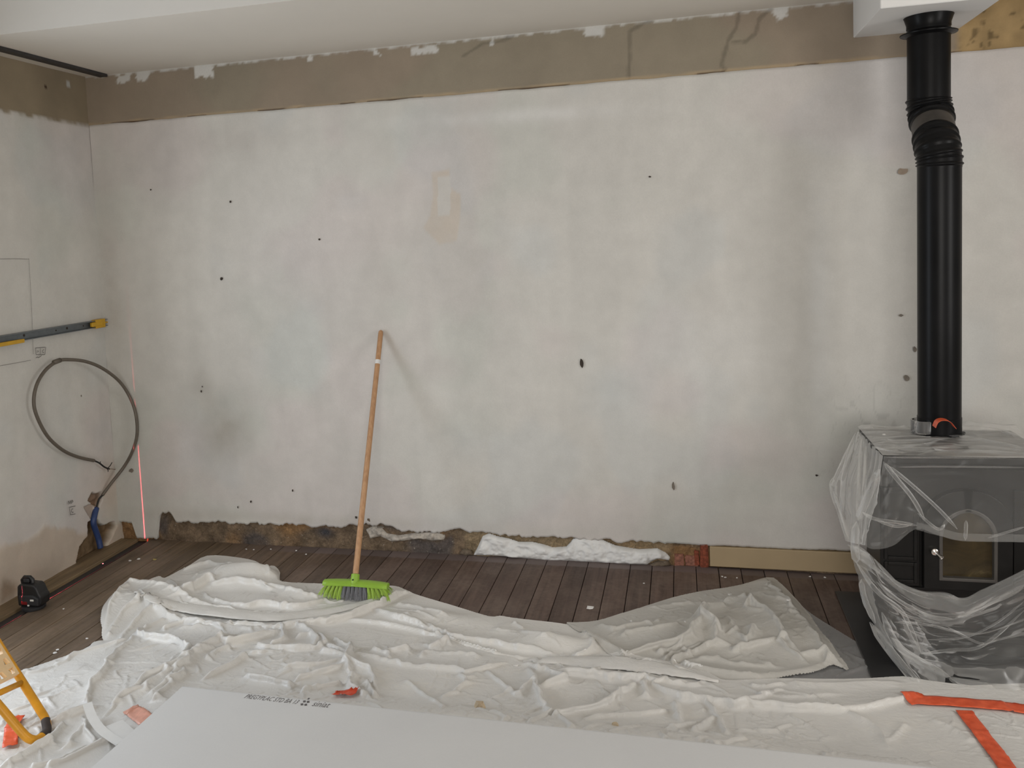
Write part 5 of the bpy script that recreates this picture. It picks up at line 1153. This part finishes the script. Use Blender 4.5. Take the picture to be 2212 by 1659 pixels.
# ================================================================== BROOM
hb = np.array(on_floor(769, 1283, 0.03)); bx_, by_ = hb[0], hb[1]
dxe = on_back(838, 1259, by_) - on_back(700, 1259, by_); brl = abs(dxe[0])
top = np.array(on_back(823, 714, -0.014)); sock = on_back(767, 1250, by_ + 0.006)
br = empty('broom', (bx_, by_, 0.02), 'long wooden handled broom with lime green head leaning on wall', 'broom')
d_ = (top - sock) / np.linalg.norm(top - sock)
pts = [sock + d_ * t for t in (0, .2, .6, 1.0)]; Lh = np.linalg.norm(top - sock)
hp_ = [sock + d_ * (Lh * t) for t in (-.01, .3, .6, .9, .985, .995, 1.0)]
hn = MB().tube(hp_, [.0135, .0135, .013, .0125, .0125, .011, .006], 18).build('handle', M_handle, br, True, 50)
lp = on_back(812, 790, np.interp(790, [714, 1250], [-.014, by_]))
MB().tube([Vector(sock + d_ * (Lh * t)) for t in (.850, .868)], .01305, 18, False).build('paper_label', M_bead, hn, True)
MB().tube([sock - d_ * 0.035, sock - d_ * 0.02, sock + d_ * 0.0, sock + d_ * 0.018, sock + d_ * 0.02], [.021, .0205, .0195, .019, .0165], 20).build('socket', M_green, br, True, 45)
MB().tube([sock + np.array([-.002, -.019, .002]), sock + np.array([-.002, -.0225, .002])], .004, 12).build('screw_hole', M_dark, br)
hz1 = on_back(768, 1258, by_ - .02)[2]; hz0 = hz1 - 0.018
m = MB(); n = 24; cx_ = (on_back(700, 1259, by_)[0] + on_back(838, 1259, by_)[0]) / 2
rings = []
for k in range(n + 1):
    t = k / n * 2 - 1; x = cx_ + t * brl / 2; arc = -0.006 * t * t; w_ = 0.026 * (1 - 0.25 * abs(t) ** 4)
    rings.append([m.bm.verts.new((x, by_ + y, z)) for y, z in ((-w_, hz0 + arc), (-w_, hz1 - .007 + arc), (-w_ * .6, hz1 + arc), (w_ * .6, hz1 + arc), (w_, hz1 - .007 + arc), (w_, hz0 + arc))])
for a_, b_ in zip(rings, rings[1:]):
    for k in range(6): m.bm.faces.new((a_[k], a_[(k + 1) % 6], b_[(k + 1) % 6], b_[k]))
m.bm.faces.new(rings[0]); m.bm.faces.new(rings[-1][::-1])
m.build('broom_head', M_green, br, True, 50)
NT = 16
for k in range(NT):
    for row, oy in enumerate((-0.015, 0.0, 0.015)):
        t = (k + 0.5) / NT * 2 - 1; x = cx_ + t * brl * 0.47; rr = random.Random(k * 7 + row); V = []; F = []
        zb_ = max(top_z(x + t * .03, by_ + oy * 2.2) + 0.002, 0.01)
        for s_ in range(22):
            a_ = rr.uniform(0, 6.28); q = math.sqrt(rr.random()); r0 = 0.005 * q; r1 = 0.0125 * q
            x0_, y0_ = x + r0 * math.cos(a_), by_ + oy + r0 * math.sin(a_); z0_ = hz0 + 0.002 - 0.006 * t * t
            x1_, y1_ = x + t * 0.026 + r1 * math.cos(a_), by_ + oy * 1.9 + r1 * math.sin(a_); z1_ = zb_ + rr.uniform(0, .008)
            b_ = len(V); w_ = 0.0008
            for (X_, Y_, Z_, ww) in ((x0_, y0_, z0_, w_), ((x0_ + x1_) / 2 + t * .004, (y0_ + y1_) / 2, (z0_ + z1_) / 2, w_), (x1_, y1_, z1_, w_ * .8)):
                V += [(X_ - ww, Y_, Z_), (X_ + ww, Y_, Z_), (X_, Y_ + ww * 1.4, Z_)]
            for lv in (0, 3):
                for e_ in range(3): F.append((b_ + lv + e_, b_ + lv + (e_ + 1) % 3, b_ + lv + 3 + (e_ + 1) % 3, b_ + lv + 3 + e_))
        pyd('bristle_tuft', V, F, M_grey_b if 4 < k < 11 else M_green_b, br)

# ================================================================== LASER LEVEL
ll = empty('laser_level', (-2.875, -0.905, 0.0), 'black line laser level standing on the boards at the left wall', 'laser level')
LB = ll.location
def P3(x, y, z): return (LB.x + x, LB.y + y, LB.z + z)
MB().lathe([(.001, 0.001), (.050, .001), (.052, .004), (.052, .014), (.044, .017), (.001, .017)], P3(0, 0, 0), 36).build('swivel_base', M_laser2, ll, True, 40)
# body: side profile swept across, leaning nose to the right
prof = [(-.055, .018), (.050, .018), (.066, .030), (.068, .066), (.058, .080), (.046, .108), (.034, .118), (-.040, .120), (-.054, .108), (-.058, .06)]
m = MB().prism([P3(a_, -.032, b_) for a_, b_ in prof], (0, .064, 0)); o = m.build('body', M_laser, ll); bv = o.modifiers.new('bevel', 'BEVEL'); bv.width = .007; bv.segments = 3
m = MB().prism([P3(a_, -.039, b_) for a_, b_ in [(-.040, .026), (.056, .026), (.060, .060), (.030, .074), (-.046, .070)]], (0, .078, 0)); o = m.build('rubber_bumper', M_laser2, ll); bv = o.modifiers.new('bevel', 'BEVEL'); bv.width = .006; bv.segments = 2
MB().tube([P3(-.046, 0, .108), P3(-.048, 0, .128), P3(-.036, 0, .142), P3(-.006, 0, .143), P3(.006, 0, .132), P3(.006, 0, .112)], [.009, .009, .008, .008, .009, .009], 14).build('carry_handle', M_laser, ll, True, 50)
MB().box(P3(-.036, -.012, .120), P3(-.006, .012, .138), .004).build('laser_window', M_laser2, ll)
MB().box(P3(.018, -.0412, .048), P3(.036, -.036, .056), .001).build('switch', M_lens, ll)
MB().box(P3(.002, -.0415, .024), P3(.010, -.036, .031), .001).build('indicator', M_lens, ll)
MB().box(P3(-.030, -.0405, .030), P3(.000, -.036, .044), .001).build('red_panel', M_red, ll)
MB().box(P3(-.062, -.014, .05), P3(-.054, .014, .10), .002).build('side_window', M_red, ll)
# the laser itself: two point sources whose light leaves in one thin upright fan
def laser(y, z, e, name):
    d = bpy.data.lights.new(name, 'POINT'); d.energy = e; d.color = (1, 0.10, 0.13); d.shadow_soft_size = 0.0; d.use_nodes = True
    t = d.node_tree; em = next(n for n in t.nodes if n.type == 'EMISSION'); tc = t.nodes.new('ShaderNodeTexCoord'); sp = t.nodes.new('ShaderNodeSeparateXYZ')
    t.links.new(tc.outputs['Normal'], sp.inputs[0])
    a_ = t.nodes.new('ShaderNodeMath'); a_.operation = 'DIVIDE'; a_.inputs[1].default_value = 0.0032; t.links.new(sp.outputs[0], a_.inputs[0])
    b_ = t.nodes.new('ShaderNodeMath'); b_.operation = 'POWER'; b_.inputs[1].default_value = 2.0; c_ = t.nodes.new('ShaderNodeMath'); c_.operation = 'ABSOLUTE'; t.links.new(a_.outputs[0], c_.inputs[0]); t.links.new(c_.outputs[0], b_.inputs[0])
    n_ = t.nodes.new('ShaderNodeMath'); n_.operation = 'MULTIPLY'; n_.inputs[1].default_value = -1.0; t.links.new(b_.outputs[0], n_.inputs[0])
    e_ = t.nodes.new('ShaderNodeMath'); e_.operation = 'EXPONENT'; t.links.new(n_.outputs[0], e_.inputs[0]); f_ = t.nodes.new('ShaderNodeMapRange'); f_.inputs[1].default_value = -0.1; f_.inputs[2].default_value = 0.85; f_.inputs[3].default_value = 1.0; f_.inputs[4].default_value = 0.03; t.links.new(sp.outputs[2], f_.inputs[0])
    g_ = t.nodes.new('ShaderNodeMath'); g_.operation = 'MULTIPLY'; t.links.new(e_.outputs[0], g_.inputs[0]); t.links.new(f_.outputs[0], g_.inputs[1]); t.links.new(g_.outputs[0], em.inputs['Strength'])
    o = bpy.data.objects.new(name, d); COL.objects.link(o); o.location = (-2.9015, y, z); o['kind'] = 'helper'
laser(LB.y + 0.046, 0.105, 120, 'laser_front'); laser(LB.y - 0.050, 0.10, 16, 'laser_back')

# ================================================================== CABLE LOOP, CONDUITS
cl = empty('conduit_loop', tuple(on_side(222, 1070, XL + .01)), 'grey flexible conduit looping out of the left wall with bare wires', 'conduit')
def sp_(px, py, off):
    p = on_side(px, py, XL + off)
    return on_back(px, py, -0.035) if p[1] > -0.035 else p
loop = [(221, 1070, .012), (240, 1044, .04), (268, 1008, .08), (286, 975, .11), (296, 938, .13), (293, 893, .14), (279, 855, .14), (256, 822, .13), (220, 795, .11), (185, 781, .09), (150, 777, .07), (125, 780, .055), (98, 800, .05), (79, 832, .05), (73, 870, .05), (82, 905, .05), (104, 944, .05), (135, 972, .045), (168, 987, .04), (203, 995, .035)]
pts = crom([sp_(*q) for q in loop], 8)
MB().tube(pts, .0085, 16).build('conduit', M_conduit, cl, True)
MB().tube(crom([sp_(203, 995, .036), sp_(214, 1000, .037), (sp_(226, 1009, .04)), sp_(236, 1013, .04)], 6), .0045, 10).build('wire_sheath', M_wire, cl, True)
for q in [[(232, 1012), (238, 1006), (242, 999)], [(234, 1013), (242, 1013), (249, 1014)], [(231, 1012), (234, 1017), (233, 1019)], [(216, 1001), (217, 997)]]:
    MB().tube([sp_(a_, b_, .04) for a_, b_ in q], .0022, 8).build('wire_end', M_copper if q[0][0] in (234,) else M_wire, cl, True)
tt_ = Vector(sp_(123, 780, .055)); MB().tube([Vector(sp_(116, 783, .055)), Vector(sp_(130, 778, .058))], .012, 12).build('cable_tie', M_conduit, cl, True)
MB().tube(crom([sp_(221, 1070, .012), sp_(214, 1078, .004), sp_(210, 1090, -.004), sp_(208, 1100, -.006)], 5), .005, 10).build('wire_sheath', M_wire, cl, True)
bc_ = tag(MB().tube(crom([sp_(208, 1098, -.004), sp_(204, 1114, .004), sp_(202, 1130, .006), sp_(208, 1150, .004), sp_(213, 1165, .006), sp_(217, 1184, .012)], 8), .0155, 16).build('blue_conduit', M_blue, None, True), 'short blue corrugated conduit in the broken plaster at the left corner', 'conduit')
# ================================================================== RAIL WITH YELLOW CLIPS on the left wall
rl = empty('wall_rail', tuple(on_side(0, 735, XL + .005)), 'galvanised metal rail fixed level on the left wall with yellow clips', 'rail')
zr0, zr1 = 1.190, 1.229; y0r, y1r = -1.05, -0.085
xw = XL + 0.004
MB().box((xw, y0r, zr0), (xw + .006, y1r, zr1), .001, 1).box((xw + .006, y0r, zr1 - .004), (xw + .030, y1r, zr1), .001, 1).box((xw + .006, y0r, zr0), (xw + .030, y1r, zr0 + .004), .001, 1).build('channel', M_rail, rl)
for px, py, r_ in [(52, 723, .0065), (121, 712, .004), (145, 709, .0065), (180, 702, .004)]:
    c = on_side(px, py, xw + .007); MB().tube([(xw + .0055, c[1], (zr0 + zr1) / 2 + (.002 if r_ > .005 else 0)), (xw + .0072, c[1], (zr0 + zr1) / 2 + (.002 if r_ > .005 else 0))], r_, 14).build('screw_hole', M_hole, rl)
c = on_side(205, 698, xw)
MB().box((xw + .004, c[1] - .035, zr0 - .004), (xw + .034, c[1] + .045, zr1 + .004), .004).box((xw + .02, c[1] - .07, zr0 + .008), (xw + .036, c[1] + .01, zr1 - .008), .004).build('yellow_clip', M_yellow_clip, rl)
MB().box((xw + .012, c[1] + .04, zr0 + .016), (xw + .022, c[1] + .19, zr0 + .023), .001).build('yellow_spike', M_yellow_clip, rl)
MB().box((xw + .012, c[1] + .04, zr1 - .004), (xw + .026, c[1] + .075, zr1 - .001)).build('clip_jaw', M_rail, rl)
MB().box((xw + .012, c[1] + .04, zr0 + .001), (xw + .026, c[1] + .075, zr0 + .004)).build('clip_jaw', M_rail, rl)
e0 = on_side(48, 735, xw + .03)
MB().box((xw + .026, y0r, zr0 - .008), (xw + .044, e0[1], zr0 + .010), .002).build('yellow_bar', M_yellow_clip, rl)
# pencil marks on the left wall: flat drawn lines
def pencil(lines, w=0.0022, name='pencil_mark'):
    V = []; F = []
    for ln in lines:
        P = [on_side(px, py, XL + 0.0072) for px, py in ln]
        for a_, b_ in zip(P, P[1:]):
            t = np.array([0, b_[1] - a_[1], b_[2] - a_[2]]); t /= np.linalg.norm(t) + 1e-9; s_ = np.array([0, -t[2], t[1]]) * w / 2; k = len(V)
            V += [a_ - s_, a_ + s_, b_ + s_, b_ - s_]; F.append((k, k + 1, k + 2, k + 3))
    return pyd(name, V, F, M_pencil, wall_left)
pencil([[(-20, 560), (30, 559), (63, 560)], [(62, 558), (66, 620), (69, 680), (72, 765)], [(-10, 792), (30, 785), (67, 778)]], 0.0016)
pencil([[(76, 752), (98, 750)], [(77, 752), (78, 766), (97, 766), (99, 750)], [(87, 752), (87, 765)], [(81, 757), (83, 759), (81, 761)], [(95, 755), (92, 757), (92, 761), (95, 762)], [(78, 773), (81, 771), (83, 773), (86, 771), (90, 768)]], 0.0026)
pencil([[(148, 1090), (148, 1082), (151, 1088), (153, 1081), (154, 1088)], [(155, 1088), (155, 1081), (157, 1081), (158, 1084), (156, 1085)], [(149, 1096), (163, 1093)], [(150, 1097), (152, 1112), (163, 1110)], [(158, 1099), (155, 1100), (154, 1104), (156, 1107), (159, 1106)]], 0.0028)

# ================================================================== STEEL TRACK under the soffit at the left wall
tag(MB().box((-2.965, -1.0, ZS - 0.014), (-2.918, -0.012, ZS - 0.0005), .001, 1).build('steel_track', M_track), 'dark steel track fixed under the soffit near the left corner', 'metal track')

# ================================================================== YELLOW STEP
f0, f1 = on_sheet(68, 1614), on_sheet(122, 1568)
zb0 = 0.5 * (f0.z + f1.z) + 0.012
F0, F1 = Vector(on_floor(66, 1604, zb0)), Vector(on_floor(108, 1568, zb0))
T0, T1 = Vector(on_floor(-78, 1435, 0.30)), Vector(on_floor(-28, 1352, 0.30))
sl = empty('step_stool', tuple((F0 + F1) / 2), 'yellow tubular folding step with cream perforated tread, cut by the left frame edge', 'step stool')
def ln(a_, b_, t): return a_ + (b_ - a_) * t
ctrl = [T0, ln(F0, T0, .45), ln(F0, T0, .16), ln(F0, T0, .05) + (F1 - F0) * .04, ln(F0, F1, .22) - (T0 - F0) * .015, ln(F0, F1, .5) - (T0 - F0) * .03, ln(F0, F1, .78) - (T0 - F0) * .015, ln(F1, T1, .06) - (F1 - F0) * .02, ln(F1, T1, .18), ln(F1, T1, .45), T1]
MB().tube(crom(ctrl, 10), .0140, 18).build('leg', M_yellow, sl, True)
MB().tube(crom(ctrl[5:8], 6), .0147, 18).build('foot_sleeve', M_rubber, sl, True)
cA, cB = ln(F0, T0, .59), ln(F1, T1, .42)
MB().tube([cA, cB], .010, 12).build('crossbar', M_yellow, sl, True)
# tread with rows of trapezoid holes
u_ = (ln(F1, T1, .49) - ln(F0, T0, .66)); v_ = (T1 - F1).normalized(); Wd = u_.length; u_.normalize()
nrm = u_.cross(v_).normalized(); org = ln(F0, T0, .66) + u_ * 0.008
m = MB(); bm = m.bm
def tp(a_, b_, h): return org + u_ * a_ + v_ * b_ + nrm * h
tw, tl = Wd - .016, 0.17
na, nb = 3, 4
ca, cb = tw / na, tl / nb
for i_ in range(na):
    for j_ in range(nb):
        a0, a1, b0_, b1_ = i_ * ca, (i_ + 1) * ca, j_ * cb, (j_ + 1) * cb
        g = 0.20 if (i_ + j_) % 2 else 0.34; q = 0.34 if (i_ + j_) % 2 else 0.20
        O = [(a0, b0_), (a1, b0_), (a1, b1_), (a0, b1_)]; I = [(a0 + g * ca, b0_ + .22 * cb), (a1 - g * ca, b0_ + .22 * cb), (a1 - q * ca, b1_ - .22 * cb), (a0 + q * ca, b1_ - .22 * cb)]
        vo = [[bm.verts.new(tp(x, y, h)) for x, y in O] for h in (0, .012)]; vi = [[bm.verts.new(tp(x, y, h)) for x, y in I] for h in (0, .012)]
        for k in range(4):
            k2 = (k + 1) % 4
            bm.faces.new((vo[1][k], vo[1][k2], vi[1][k2], vi[1][k])); bm.faces.new((vo[0][k2], vo[0][k], vi[0][k], vi[0][k2])); bm.faces.new((vi[1][k], vi[1][k2], vi[0][k2], vi[0][k])); bm.faces.new((vo[0][k], vo[0][k2], vo[1][k2], vo[1][k]))
bmesh.ops.remove_doubles(bm, verts=bm.verts[:], dist=0.0002)
m.build('tread', M_tread, sl)
